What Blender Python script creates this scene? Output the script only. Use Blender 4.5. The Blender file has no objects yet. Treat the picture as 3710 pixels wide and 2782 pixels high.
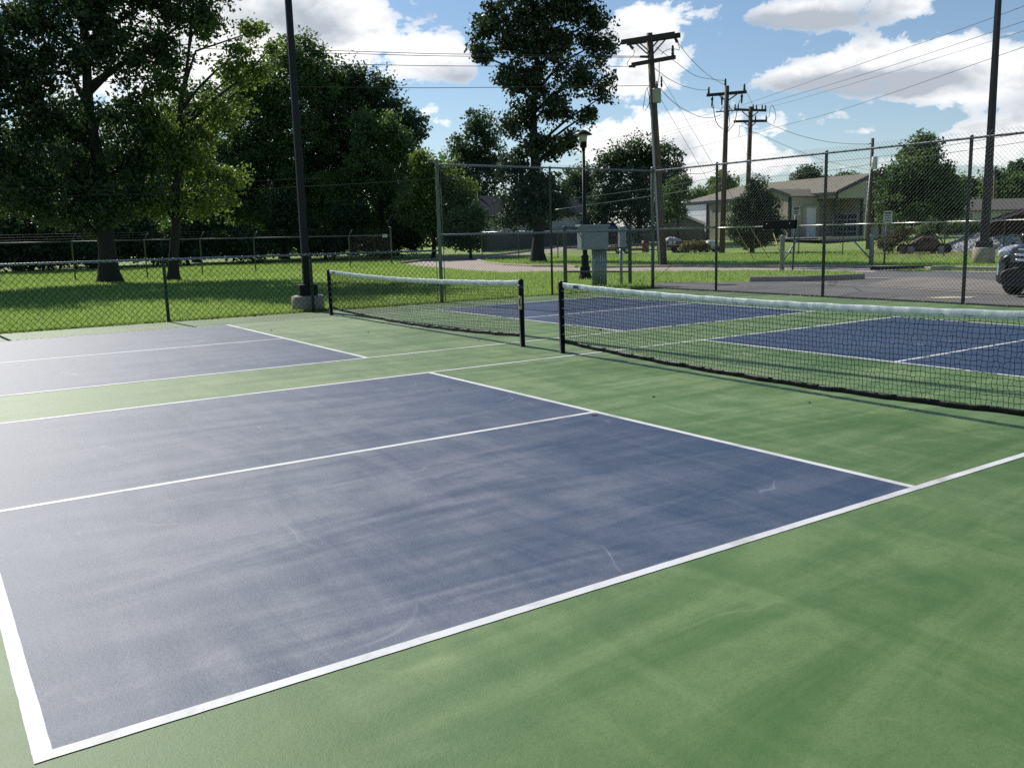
import bpy, bmesh, math, random
import numpy as np
from mathutils import Vector, Matrix
from mathutils.geometry import tessellate_polygon
random.seed(7); RNG = np.random.default_rng(11)
R = math.radians
SC = bpy.context.scene
COL = SC.collection

# ------------------------------------------------------------------ camera model (solved from the court lines)
CAM = Vector((-0.1402, -2.8764, 1.5214))
F_PX = 3243.52; IW, IH = 3710.0, 2782.0; PX0, PY0 = 121.9, -2.7
CR = Vector((0.81597118, -0.57766275, -0.02228863)); CU = Vector((0.11273856, 0.1211957, 0.98620567)); CF = Vector((0.566993, 0.80722819, -0.16401707))
S22 = IW / 2212.0
VR = Vector((CR.x, CR.y, 0)).normalized(); VF = Vector((CF.x, CF.y, 0)).normalized()

def terrain(x, y):
    r = math.hypot(x, y + 3)
    t = min(1, max(0, (r - 68) / 18.0)); w = min(1, max(0, (x - 20) / 25.0))
    return 0.55 * t * t * (3 - 2 * t) * w
def ray(u, v):
    a = (u * S22 - IW / 2 - PX0) / F_PX; b = -(v * S22 - IH / 2 - PY0) / F_PX
    d = CR * a + CU * b + CF
    return d / math.hypot(d.x, d.y)
def G(u, v, z=None):
    """point of the ground seen at (u, v) of the surveyed photograph"""
    d = ray(u, v)
    if z is not None:
        return CAM + d * ((z - CAM.z) / d.z)
    s = 3.0
    while s < 160:
        p = CAM + d * s
        if p.z <= terrain(p.x, p.y): break
        s += .5
    lo, hi = s - .5, s
    for _ in range(20):
        m = (lo + hi) / 2; p = CAM + d * m
        if p.z <= terrain(p.x, p.y): hi = m
        else: lo = m
    p = CAM + d * hi
    return Vector((p.x, p.y, terrain(p.x, p.y)))
def D(u, dist, v=500):
    d = ray(u, v); p = CAM + d * dist
    return Vector((p.x, p.y, terrain(p.x, p.y)))
def PT(u, v, dist):
    return CAM + ray(u, v) * dist
def ZAT(u, v, P):
    s = math.hypot(P.x - CAM.x, P.y - CAM.y)
    return (CAM + ray(u, v) * s).z
def horiz(P):
    return math.hypot(P.x - CAM.x, P.y - CAM.y)

# ------------------------------------------------------------------ materials
def new_mat(name):
    m = bpy.data.materials.new(name); m.use_nodes = True
    nt = m.node_tree; b = nt.nodes['Principled BSDF']
    return m, nt, b
def N(nt, t, **kw):
    n = nt.nodes.new(t)
    for k, v in kw.items():
        if k.startswith('i_'):
            key = k[2:]
            n.inputs[int(key) if key.isdigit() else key].default_value = v
        else: setattr(n, k, v)
    return n
def coords(nt, scale=(1, 1, 1), kind='Object', rot=(0, 0, 0)):
    tc = N(nt, 'ShaderNodeTexCoord'); mp = N(nt, 'ShaderNodeMapping')
    mp.inputs['Scale'].default_value = scale; mp.inputs['Rotation'].default_value = rot
    nt.links.new(tc.outputs[kind], mp.inputs['Vector']); return mp.outputs['Vector']
def noise(nt, vec, scale, detail=6, rough=.6, dist=0):
    n = N(nt, 'ShaderNodeTexNoise'); n.inputs['Scale'].default_value = scale; n.inputs['Detail'].default_value = detail
    n.inputs['Roughness'].default_value = rough; n.inputs['Distortion'].default_value = dist
    nt.links.new(vec, n.inputs['Vector']); return n.outputs['Fac']
def ramp(nt, fac, stops):
    r = N(nt, 'ShaderNodeValToRGB'); e = r.color_ramp.elements
    while len(e) < len(stops): e.new(.5)
    for k, (p, c) in enumerate(stops):
        e[k].position = p; e[k].color = (c, c, c, 1) if isinstance(c, (int, float)) else (*c, 1)
    nt.links.new(fac, r.inputs['Fac']); return r.outputs['Color']
def mix(nt, fac, a, b, mode='MIX'):
    n = N(nt, 'ShaderNodeMix'); n.data_type = 'RGBA'; n.blend_type = mode
    for k, val in ((0, fac), (6, a), (7, b)):
        if hasattr(val, 'default_value'): nt.links.new(val, n.inputs[k])
        elif k == 0: n.inputs[0].default_value = val
        else: n.inputs[k].default_value = (*val, 1)
    return n.outputs[2]
def mth(nt, op, a, b=None, c=None, clamp=False):
    n = N(nt, 'ShaderNodeMath', operation=op); n.use_clamp = clamp
    for k, val in enumerate((a, b, c)):
        if val is None: continue
        if hasattr(val, 'default_value'): nt.links.new(val, n.inputs[k])
        else: n.inputs[k].default_value = val
    return n.outputs[0]
def bump(nt, b, h, strength, dist=.01):
    n = N(nt, 'ShaderNodeBump'); n.inputs['Strength'].default_value = strength; n.inputs['Distance'].default_value = dist
    nt.links.new(h, n.inputs['Height']); nt.links.new(n.outputs['Normal'], b.inputs['Normal'])

def plain(name, col, rough=.6, metal=0.0, var=.25, scale=6, bmp=0.0, spec=.5, kind='Object'):
    """a paint / metal / plastic with mottling and fine wear"""
    m, nt, b = new_mat(name)
    v = coords(nt, kind=kind); n1 = noise(nt, v, scale, 8, .65); n2 = noise(nt, v, scale * 9, 4, .6)
    f = mth(nt, 'ADD', mth(nt, 'MULTIPLY', n1, .65), mth(nt, 'MULTIPLY', n2, .35))
    lo = tuple(c * (1 - var) for c in col); hi = tuple(min(1, c * (1 + var)) for c in col)
    nt.links.new(ramp(nt, f, [(.3, lo), (.7, hi)]), b.inputs['Base Color'])
    b.inputs['Roughness'].default_value = rough; b.inputs['Metallic'].default_value = metal
    b.inputs['Specular IOR Level'].default_value = spec
    nt.links.new(mth(nt, 'ADD', rough - .1, mth(nt, 'MULTIPLY', n1, .2), clamp=True), b.inputs['Roughness'])
    if bmp: bump(nt, b, n2, bmp)
    return m

def court_mat(name, col, dust_sheen, amount, rough, dark, worn, axis=0, lo=5.2, hi=.6):
    """acrylic court paint: sanded texture, chalky wear in long sweeps, scuffs and specks"""
    m, nt, b = new_mat(name)
    v = coords(nt); L = nt.links
    big = noise(nt, v, .30, 5, .55, .8)
    blot = noise(nt, v, 1.15, 10, .66, .9)
    sweep = noise(nt, coords(nt, (.32, 1.5, 1), rot=(0, 0, R(28))), 1.0, 6, .58, 2.2)
    sweep2 = noise(nt, coords(nt, (2.2, .40, 1), rot=(0, 0, R(-38))), 1.0, 6, .58, 1.8)
    blot2 = noise(nt, v, 3.6, 9, .72, 1.2); grit = noise(nt, v, 170, 3, .7); grit2 = noise(nt, v, 70, 4, .75)
    w = mth(nt, 'ADD', mth(nt, 'MULTIPLY', sweep, .46), mth(nt, 'ADD', mth(nt, 'MULTIPLY', sweep2, .26), mth(nt, 'ADD', mth(nt, 'MULTIPLY', blot, .20), mth(nt, 'MULTIPLY', blot2, .10))))
    w = ramp(nt, w, [(.43, 0.0), (.50, .38), (.58, 1.0)])
    # blue pales to its base line, green with y: wear plus painted sun sheen
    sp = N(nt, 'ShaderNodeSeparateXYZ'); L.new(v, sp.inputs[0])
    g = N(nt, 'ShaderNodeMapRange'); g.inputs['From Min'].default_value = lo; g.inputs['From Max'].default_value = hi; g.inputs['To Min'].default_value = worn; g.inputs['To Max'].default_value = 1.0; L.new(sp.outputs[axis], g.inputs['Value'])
    gf = ramp(nt, mth(nt, 'ADD', mth(nt, 'MULTIPLY', grit, .5), mth(nt, 'MULTIPLY', grit2, .5)), [(.40, .62), (.60, 1.0)])
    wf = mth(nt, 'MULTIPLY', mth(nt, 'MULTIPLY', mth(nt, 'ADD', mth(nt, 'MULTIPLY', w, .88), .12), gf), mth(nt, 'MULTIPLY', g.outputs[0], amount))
    base = mix(nt, ramp(nt, big, [(.38, 0.0), (.62, 1.0)]), col, dark)
    c = mix(nt, wf, base, dust_sheen)
    c = mix(nt, mth(nt, 'MULTIPLY', ramp(nt, grit2, [(.34, 1.0), (.46, 0.0)]), .16), c, tuple(x * .3 for x in col))
    # thin curved ball scuffs and shoe marks: narrow iso-lines of soft noise, broken up by a second noise
    def scuff(c, sc, wd, amt, tint, big_, off):
        mp = N(nt, 'ShaderNodeMapping'); mp.inputs['Location'].default_value = (off, off * 1.7, 0); L.new(v, mp.inputs['Vector'])
        n = noise(nt, mp.outputs['Vector'], sc, 2, .4, .6); k = noise(nt, mp.outputs['Vector'], big_, 3, .5)
        d = mth(nt, 'ABSOLUTE', mth(nt, 'SUBTRACT', n, .5)); ln_ = N(nt, 'ShaderNodeMapRange'); ln_.inputs['From Min'].default_value = wd; ln_.inputs['From Max'].default_value = 0; L.new(d, ln_.inputs['Value'])
        return mix(nt, mth(nt, 'MULTIPLY', mth(nt, 'MULTIPLY', ln_.outputs[0], ramp(nt, k, [(.56, 0.0), (.66, 1.0)])), amt), c, tint)
    c = scuff(c, .9, .006, .35, dust_sheen, 1.3, 3.1); c = scuff(c, 1.1, .007, .30, tuple(x * .4 for x in col), 1.1, 11.7); c = scuff(c, .6, .003, .30, dust_sheen, 1.6, 23.9)
    vo = N(nt, 'ShaderNodeTexVoronoi'); vo.inputs['Scale'].default_value = 2.6; L.new(v, vo.inputs['Vector'])
    c = mix(nt, mth(nt, 'MULTIPLY', mth(nt, 'LESS_THAN', vo.outputs['Distance'], .012), .8), c, (.01, .012, .01))
    L.new(c, b.inputs['Base Color'])
    L.new(mth(nt, 'ADD', rough, mth(nt, 'MULTIPLY', w, .08)), b.inputs['Roughness'])
    b.inputs['Specular IOR Level'].default_value = .40
    bump(nt, b, mth(nt, 'ADD', mth(nt, 'MULTIPLY', grit, .5), mth(nt, 'MULTIPLY', grit2, .9)), .38, .005)
    return m

M = {}
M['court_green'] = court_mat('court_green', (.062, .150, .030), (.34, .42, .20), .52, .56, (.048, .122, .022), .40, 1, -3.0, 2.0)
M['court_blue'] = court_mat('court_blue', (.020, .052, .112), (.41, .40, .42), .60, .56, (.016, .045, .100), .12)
def line_mat():
    m, nt, b = new_mat('line_white'); v = coords(nt); n1 = noise(nt, v, 2.2, 8, .7, .8); n2 = noise(nt, v, 38, 5, .75)
    c = ramp(nt, n1, [(.34, (.50, .50, .47)), (.5, (.70, .70, .68)), (.66, (.76, .76, .75))])
    k = mth(nt, 'MULTIPLY', ramp(nt, n2, [(.56, 0.0), (.68, 1.0)]), ramp(nt, n1, [(.36, 1.0), (.56, .15)]))
    nt.links.new(mix(nt, mth(nt, 'MULTIPLY', k, .6), c, (.22, .24, .26)), b.inputs['Base Color']); b.inputs['Roughness'].default_value = .6; bump(nt, b, n2, .25, .004)
    return m
M['line_white'] = line_mat()
M['galv'] = plain('galvanized_steel', (.25, .295, .325), .5, .45, var=.25, scale=14)
M['galv_dark'] = plain('weathered_galvanized', (.095, .118, .135), .55, .3, var=.3, scale=10)
M['wire'] = plain('fence_wire', (.075, .085, .092), .55, .3, var=.25, scale=30)
M['wire_black'] = plain('dark_fence_wire', (.014, .017, .017), .6, 0, var=.3, scale=30, spec=.2)
M['black'] = plain('black_powdercoat', (.006, .006, .007), .55, 0, var=.4, scale=9, spec=.18)
M['black_vinyl'] = plain('black_vinyl', (.010, .010, .012), .40, 0, var=.5, scale=7, bmp=.3, spec=.14)
M['cord'] = plain('black_net_cord', (.008, .008, .009), .8, 0, var=.3, scale=40, spec=.15)
M['bronze'] = plain('dark_bronze_steel', (.009, .009, .012), .42, 0, var=.3, scale=4, spec=.25)
M['concrete'] = plain('concrete', (.36, .31, .25), .85, 0, var=.28, scale=5, bmp=.4)
M['kerbcon'] = plain('kerb_concrete', (.42, .37, .29), .85, 0, var=.25, scale=3, bmp=.3)
M['wood'] = plain('weathered_wood', (.10, .068, .046), .8, 0, var=.35, scale=3, bmp=.4)
M['wood_dark'] = plain('creosoted_wood', (.030, .024, .022), .75, 0, var=.4, scale=5, bmp=.4)
M['insul'] = plain('dark_insulator', (.02, .02, .022), .3, 0, var=.3, scale=20)
M['greybox'] = plain('grey_painted_steel', (.30, .335, .355), .45, .1, var=.12, scale=3)
M['cable'] = plain('black_cable', (.03, .03, .032), .5, .2, var=.3, scale=20)
M['cable_bright'] = plain('aluminium_cable', (.55, .55, .52), .35, .8, var=.2, scale=20)
M['plaque'] = plain('brass_plate', (.42, .36, .22), .4, .6, var=.2, scale=20)
M['navy'] = plain('navy_label', (.02, .03, .11), .4, 0, var=.2, scale=20)
M['white'] = plain('white_paint', (.72, .73, .72), .5, 0, var=.08, scale=6)
M['offwhite'] = plain('offwhite_siding', (.50, .50, .47), .6, 0, var=.1, scale=4)
M['rust'] = plain('rusty_steel', (.14, .075, .048), .9, 0, var=.75, scale=9, bmp=.8)
M['redpaint'] = plain('faded_red_paint', (.13, .018, .016), .55, 0, var=.35, scale=5)
M['yellowpl'] = plain('yellow_plastic', (.35, .24, .05), .5, 0, var=.15, scale=5)
M['bluepaint'] = plain('blue_paint', (.02, .045, .22), .3, .1, var=.2, scale=5)
M['carblack'] = plain('black_car_paint', (.010, .012, .015), .16, .1, var=.3, scale=2, spec=.7)
M['chrome'] = plain('chrome', (.72, .74, .78), .12, 1, var=.06, scale=8)
M['rubber'] = plain('tyre_rubber', (.014, .014, .014), .85, 0, var=.3, scale=12, bmp=.3)
M['darkplastic'] = plain('dark_plastic', (.012, .012, .013), .5, 0, var=.3, scale=9)
M['roofgrey'] = plain('grey_shingle', (.135, .125, .115), .9, 0, var=.3, scale=4, bmp=.6, spec=.08)
M['roofdark'] = plain('charcoal_shingle', (.040, .042, .055), .85, 0, var=.3, scale=4, bmp=.6, spec=.08)
M['roofbrown'] = plain('dark_brown_roof', (.035, .022, .02), .85, 0, var=.3, scale=3, spec=.08)
M['trimdark'] = plain('dark_green_trim', (.020, .030, .032), .5, 0, var=.2, scale=4)
M['fencegrey'] = plain('grey_fence_boards', (.085, .09, .10), .85, 0, var=.3, scale=2, bmp=.4)
M['bark'] = plain('tree_bark', (.022, .018, .016), .9, 0, var=.45, scale=5, bmp=1.0)
M['leafdry'] = plain('dry_leaves', (.20, .13, .06), .8, 0, var=.5, scale=30)

def glass_mat():
    m, nt, b = new_mat('window_glass'); b.inputs['Base Color'].default_value = (.03, .04, .05, 1)
    b.inputs['Roughness'].default_value = .06; b.inputs['Specular IOR Level'].default_value = .8
    return m
M['glass'] = glass_mat()
def lampglass_mat():
    m, nt, b = new_mat('frosted_lamp_glass'); b.inputs['Base Color'].default_value = (.62, .60, .50, 1)
    b.inputs['Roughness'].default_value = .45; b.inputs['Transmission Weight'].default_value = .35
    return m
M['lampglass'] = lampglass_mat()
def headlight_mat():
    m, nt, b = new_mat('headlight_lens'); b.inputs['Base Color'].default_value = (.75, .78, .8, 1)
    b.inputs['Roughness'].default_value = .08; b.inputs['Metallic'].default_value = .5
    return m
M['headlight'] = headlight_mat()

def ribbed(name, col, scale, axis_rot=0, rough=.5, depth=.4):
    m, nt, b = new_mat(name)
    v = coords(nt, rot=(0, 0, axis_rot))
    w = N(nt, 'ShaderNodeTexWave', wave_type='BANDS', bands_direction='X', wave_profile='SIN'); w.inputs['Scale'].default_value = scale
    nt.links.new(v, w.inputs['Vector']); n1 = noise(nt, v, 1.2, 6)
    nt.links.new(ramp(nt, n1, [(.3, tuple(c * .82 for c in col)), (.7, tuple(c * 1.12 for c in col))]), b.inputs['Base Color'])
    b.inputs['Roughness'].default_value = rough; bump(nt, b, w.outputs['Fac'], depth, .02)
    return m
def lap_siding(name, col, scale, rough=.55):
    m, nt, b = new_mat(name); v = coords(nt)
    w = N(nt, 'ShaderNodeTexWave', wave_type='BANDS', bands_direction='Z', wave_profile='SAW'); w.inputs['Scale'].default_value = scale
    nt.links.new(v, w.inputs['Vector']); n1 = noise(nt, v, 1.2, 6)
    nt.links.new(ramp(nt, n1, [(.3, tuple(c * .85 for c in col)), (.7, tuple(c * 1.1 for c in col))]), b.inputs['Base Color'])
    b.inputs['Roughness'].default_value = rough; bump(nt, b, w.outputs['Fac'], .6, .03)
    return m
M['tanmetal'] = ribbed('tan_metal_siding', (.40, .36, .27), 1.0, R(33))
M['tanroof'] = ribbed('tan_metal_roof', (.19, .165, .115), .8, R(33), .7)
M['siding'] = lap_siding('white_lap_siding', (.52, .53, .52), 1.6)
M['sidinggrey'] = lap_siding('grey_lap_siding', (.13, .14, .15), 1.6)

def tape_mat():
    m, nt, b = new_mat('white_vinyl_tape'); v = coords(nt)
    n1 = noise(nt, v, 9, 6, .6); n2 = noise(nt, v, 60, 4)
    nt.links.new(ramp(nt, n1, [(.35, (.82, .84, .84)), (.6, (.89, .90, .89))]), b.inputs['Base Color'])
    b.inputs['Roughness'].default_value = .38
    tr = N(nt, 'ShaderNodeBsdfTranslucent'); tr.inputs['Color'].default_value = (.88, .92, .92, 1)
    ms = N(nt, 'ShaderNodeMixShader'); ms.inputs[0].default_value = .6; out = nt.nodes['Material Output']
    nt.links.new(b.outputs[0], ms.inputs[1]); nt.links.new(tr.outputs[0], ms.inputs[2]); nt.links.new(ms.outputs[0], out.inputs['Surface'])
    bump(nt, b, mth(nt, 'ADD', n1, mth(nt, 'MULTIPLY', n2, .4)), .5, .01)
    return m
M['tape'] = tape_mat()

def leaf_mat(name, dark, light, trans, tfac=.42, gloss=.5):
    m, nt, b = new_mat(name); out = nt.nodes['Material Output']
    geo = N(nt, 'ShaderNodeNewGeometry'); v = coords(nt)
    n1 = noise(nt, v, .55, 3, .5)
    f = mth(nt, 'ADD', mth(nt, 'MULTIPLY', geo.outputs['Random Per Island'], .55), mth(nt, 'MULTIPLY', n1, .55))
    col = ramp(nt, f, [(.2, dark), (.8, light)])
    nt.links.new(col, b.inputs['Base Color']); b.inputs['Roughness'].default_value = gloss
    b.inputs['Specular IOR Level'].default_value = .45
    tr = N(nt, 'ShaderNodeBsdfTranslucent')
    nt.links.new(mix(nt, f, tuple(c * .7 for c in trans), trans), tr.inputs['Color'])
    ms = N(nt, 'ShaderNodeMixShader'); ms.inputs[0].default_value = tfac
    nt.links.new(b.outputs[0], ms.inputs[1]); nt.links.new(tr.outputs[0], ms.inputs[2]); nt.links.new(ms.outputs[0], out.inputs['Surface'])
    return m
M['leaf_dark'] = leaf_mat('dark_leaf', (.025, .050, .029), (.054, .094, .041), (.076, .138, .036), .40)
M['leaf_mid'] = leaf_mat('mid_leaf', (.042, .084, .030), (.090, .160, .048), (.135, .25, .045), .44)
M['leaf_light'] = leaf_mat('light_leaf', (.060, .105, .030), (.125, .185, .050), (.24, .34, .05), .46)
M['leaf_oak'] = leaf_mat('oak_leaf', (.018, .034, .020), (.042, .068, .032), (.050, .085, .025), .32, .42)
M['weed'] = leaf_mat('weed_leaf', (.09, .085, .028), (.19, .16, .06), (.20, .18, .05), .4)
M['grassblade'] = leaf_mat('grass_blade', (.19, .30, .085), (.30, .43, .125), (.46, .64, .15), .45, .55)

def ground_mat():
    m, nt, b = new_mat('lawn'); v = coords(nt)
    n1 = noise(nt, v, .16, 5, .6); n2 = noise(nt, v, 1.4, 6, .7, .5); n3 = noise(nt, v, 22, 5, .8)
    f = mth(nt, 'ADD', mth(nt, 'MULTIPLY', n1, .35), mth(nt, 'ADD', mth(nt, 'MULTIPLY', n2, .4), mth(nt, 'MULTIPLY', n3, .3)))
    c = ramp(nt, f, [(.36, (.18, .27, .075)), (.52, (.28, .39, .115)), (.68, (.38, .47, .15))])
    dry = ramp(nt, noise(nt, v, .45, 6, .65, 1.0), [(.60, 0.0), (.72, 1.0)])
    c = mix(nt, mth(nt, 'MULTIPLY', dry, .4), c, (.26, .22, .09))
    nt.links.new(c, b.inputs['Base Color']); b.inputs['Roughness'].default_value = .8
    b.inputs['Specular IOR Level'].default_value = .25
    b.inputs['Sheen Weight'].default_value = .25; b.inputs['Sheen Tint'].default_value = (.5, .7, .15, 1)
    bump(nt, b, mth(nt, 'ADD', n3, n2), 1.0, .06)
    return m
M['lawn'] = ground_mat()
def paving(name, c0, c1, crack, rough=.85, gscale=120):
    m, nt, b = new_mat(name); v = coords(nt)
    n1 = noise(nt, v, .5, 6, .6, .6); n2 = noise(nt, v, gscale, 3, .8); n3 = noise(nt, coords(nt, (.3, 1.6, 1), rot=(0, 0, R(20))), 1.2, 6, .65)
    f = mth(nt, 'ADD', mth(nt, 'MULTIPLY', n1, .4), mth(nt, 'ADD', mth(nt, 'MULTIPLY', n2, .3), mth(nt, 'MULTIPLY', n3, .3)))
    c = ramp(nt, f, [(.36, c0), (.64, c1)])
    vo = N(nt, 'ShaderNodeTexVoronoi', feature='DISTANCE_TO_EDGE'); vo.inputs['Scale'].default_value = .35
    nt.links.new(mix(nt, .25, v, N(nt, 'ShaderNodeTexNoise').outputs['Color']), vo.inputs['Vector'])
    k = ramp(nt, vo.outputs['Distance'], [(.004, 1.0), (.012, 0.0)])
    nt.links.new(mix(nt, mth(nt, 'MULTIPLY', k, .6), c, crack), b.inputs['Base Color']); b.inputs['Roughness'].default_value = rough
    bump(nt, b, n2, .5, .006)
    return m
M['asphalt'] = paving('asphalt', (.085, .080, .080), (.19, .18, .17), (.02, .02, .02))
M['asphalt_pale'] = paving('worn_asphalt', (.15, .135, .12), (.30, .265, .225), (.05, .045, .04))
M['road'] = paving('pale_road', (.36, .29, .235), (.52, .43, .36), (.20, .16, .13))
M['roadline'] = plain('worn_road_paint', (.52, .45, .33), .8, 0, var=.3, scale=8)
M['edge'] = plain('dark_slab_edge', (.022, .022, .024), .85, 0, var=.4, scale=6, bmp=.5)
M['dry'] = paving('dry_ground', (.20, .13, .06), (.34, .24, .12), (.12, .09, .05), .9, 60)
M['rock'] = paving('broken_rock', (.30, .30, .31), (.58, .57, .55), (.12, .12, .12), .9, 30)

# ------------------------------------------------------------------ mesh builder
class MB:
    def __init__(s): s.v = []; s.f = []; s.sm = []
    def add(s, vs, fs, smooth=False):
        o = len(s.v); s.v.extend([tuple(p) for p in vs]); s.f.extend([tuple(i + o for i in f) for f in fs]); s.sm.extend([smooth] * len(fs))
        return s
    def box(s, x0, x1, y0, y1, z0, z1):
        return s.add([(x0, y0, z0), (x1, y0, z0), (x1, y1, z0), (x0, y1, z0), (x0, y0, z1), (x1, y0, z1), (x1, y1, z1), (x0, y1, z1)],
                     [(3, 2, 1, 0), (4, 5, 6, 7), (0, 1, 5, 4), (1, 2, 6, 5), (2, 3, 7, 6), (3, 0, 4, 7)])
    def beam(s, p0, p1, w, h, up=(0, 0, 1), w1=None, h1=None):
        p0, p1 = Vector(p0), Vector(p1); d = (p1 - p0).normalized(); up = Vector(up)
        if abs(d.dot(up)) > .98: up = Vector((1, 0, 0))
        a = d.cross(up).normalized(); b = a.cross(d).normalized(); w1 = w if w1 is None else w1; h1 = h if h1 is None else h1
        vs = [p + a * (sx * ww / 2) + b * (sy * hh / 2) for p, ww, hh in ((p0, w, h), (p1, w1, h1)) for sx, sy in ((-1, -1), (1, -1), (1, 1), (-1, 1))]
        return s.add(vs, [(3, 2, 1, 0), (4, 5, 6, 7), (0, 1, 5, 4), (1, 2, 6, 5), (2, 3, 7, 6), (3, 0, 4, 7)])
    def tube(s, pts, r, n=8, caps=True, smooth=True):
        pts = [Vector(p) for p in pts]; m = len(pts)
        rs = r if isinstance(r, (list, tuple)) else [r] * m
        d0 = (pts[1] - pts[0]).normalized(); ref = Vector((0, 0, 1)) if abs(d0.z) < .9 else Vector((1, 0, 0))
        vs = []; a = d0.cross(ref).normalized()
        for k in range(m):
            d = (pts[min(k + 1, m - 1)] - pts[max(k - 1, 0)]).normalized()
            a = (a - d * a.dot(d)).normalized(); b = d.cross(a)
            for j in range(n):
                t = 2 * math.pi * j / n; vs.append(pts[k] + (a * math.cos(t) + b * math.sin(t)) * rs[k])
        fs = [(k * n + j, k * n + (j + 1) % n, (k + 1) * n + (j + 1) % n, (k + 1) * n + j) for k in range(m - 1) for j in range(n)]
        s.add(vs, fs, smooth)
        if caps:
            o = len(s.v) - m * n
            s.f.append(tuple(o + j for j in range(n))[::-1]); s.f.append(tuple(o + (m - 1) * n + j for j in range(n))); s.sm.extend([False, False])
        return s
    def lathe(s, c, prof, n=20, axis='z', smooth=True):
        c = Vector(c); vs = []
        for r, z in prof:
            for j in range(n):
                t = 2 * math.pi * j / n
                p = {'z': (r * math.cos(t), r * math.sin(t), z), 'x': (z, r * math.cos(t), r * math.sin(t)), 'y': (r * math.sin(t), z, r * math.cos(t))}[axis]
                vs.append(c + Vector(p))
        m = len(prof)
        fs = [(k * n + j, k * n + (j + 1) % n, (k + 1) * n + (j + 1) % n, (k + 1) * n + j) for k in range(m - 1) for j in range(n)]
        s.add(vs, fs, smooth); o = len(s.v) - m * n
        s.f.append(tuple(o + j for j in range(n))[::-1]); s.f.append(tuple(o + (m - 1) * n + j for j in range(n))); s.sm.extend([False, False])
        return s
    def loft(s, rings, cap=True, smooth=True):
        n = len(rings[0]); vs = [p for r in rings for p in r]; m = len(rings)
        fs = [(k * n + j, k * n + (j + 1) % n, (k + 1) * n + (j + 1) % n, (k + 1) * n + j) for k in range(m - 1) for j in range(n)]
        s.add(vs, fs, smooth); o = len(s.v) - m * n
        if cap:
            s.f.append(tuple(o + j for j in range(n))[::-1]); s.f.append(tuple(o + (m - 1) * n + j for j in range(n))); s.sm.extend([False, False])
        return s
    def slab(s, poly, z0, z1):
        """vertical prism over a plan polygon (list of xy)"""
        n = len(poly); tri = tessellate_polygon([[Vector((p[0], p[1], 0)) for p in poly]])
        vs = [(p[0], p[1], z0) for p in poly] + [(p[0], p[1], z1) for p in poly]
        fs = [tuple(n + i for i in t) for t in tri] + [tuple(t)[::-1] for t in tri] + [(i, (i + 1) % n, n + (i + 1) % n, n + i) for i in range(n)]
        return s.add(vs, fs)
    def face(s, pts): return s.add(pts, [tuple(range(len(pts)))])
    def thick(s, pts, t):
        """flat polygon given thickness t against its normal"""
        P = [Vector(p) for p in pts]; nrm = (P[1] - P[0]).cross(P[2] - P[0]).normalized(); n = len(P)
        Q = [p - nrm * t for p in P]
        return s.add(P + Q, [tuple(range(n)), tuple(range(2 * n - 1, n - 1, -1))] + [(i, n + i, n + (i + 1) % n, (i + 1) % n) for i in range(n)])
    def build(s, name, mat, parent=None, loc=None, bevel=0):
        me = bpy.data.meshes.new(name); me.from_pydata(s.v, [], s.f); me.update()
        bm = bmesh.new(); bm.from_mesh(me); bmesh.ops.recalc_face_normals(bm, faces=bm.faces); bm.to_mesh(me); bm.free()
        me.polygons.foreach_set('use_smooth', s.sm); me.materials.append(mat)
        o = bpy.data.objects.new(name, me); COL.objects.link(o)
        if loc is not None: o.location = loc
        if parent is not None: o.parent = parent
        if bevel:
            b = o.modifiers.new('Bevel', 'BEVEL'); b.width = bevel; b.segments = 2; b.limit_method = 'ANGLE'
        return o
def build_each(mb, name, mat, parent=None, bevel=0):
    """every loose piece of the builder becomes an object of its own"""
    par = list(range(len(mb.v)))
    def find(a):
        while par[a] != a: par[a] = par[par[a]]; a = par[a]
        return a
    for f in mb.f:
        for i in f[1:]: par[find(i)] = find(f[0])
    groups = {}
    for f, sm in zip(mb.f, mb.sm): groups.setdefault(find(f[0]), []).append((f, sm))
    out = []
    for g in groups.values():
        q = MB(); idx = sorted({i for f, _ in g for i in f}); mp = {i: k for k, i in enumerate(idx)}
        q.v = [mb.v[i] for i in idx]; q.f = [tuple(mp[i] for i in f) for f, _ in g]; q.sm = [sm for _, sm in g]
        out.append(q.build(name, mat, parent, bevel=bevel))
    return out
def np_mesh(name, verts, faces, mat, parent=None, smooth=False):
    """faces: (n, k) int array"""
    me = bpy.data.meshes.new(name); n, k = faces.shape
    me.vertices.add(len(verts)); me.vertices.foreach_set('co', np.asarray(verts, dtype=np.float32).ravel())
    me.loops.add(n * k); me.loops.foreach_set('vertex_index', faces.astype(np.int32).ravel())
    me.polygons.add(n); me.polygons.foreach_set('loop_start', np.arange(0, n * k, k, dtype=np.int32)); me.polygons.foreach_set('loop_total', np.full(n, k, dtype=np.int32))
    me.polygons.foreach_set('use_smooth', np.full(n, smooth)); me.update(calc_edges=True); me.materials.append(mat)
    o = bpy.data.objects.new(name, me); COL.objects.link(o)
    if parent is not None: o.parent = parent
    return o
def tag(o, label, cat, group=None):
    o['label'] = label; o['category'] = cat
    if group: o['group'] = group
    return o
def thing(name, label, cat, loc=(0, 0, 0), rz=0, group=None):
    o = bpy.data.objects.new(name, None); COL.objects.link(o); o.empty_display_size = .2
    o.location = loc; o.rotation_euler = (0, 0, rz)
    return tag(o, label, cat, group)
def struct(o, kind='structure'):
    o['kind'] = kind; return o
def copy_tree(o, parent=None):
    c = o.copy(); COL.objects.link(c)
    if parent is not None: c.parent = parent
    for ch in list(o.children): copy_tree(ch, c)
    return c

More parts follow.
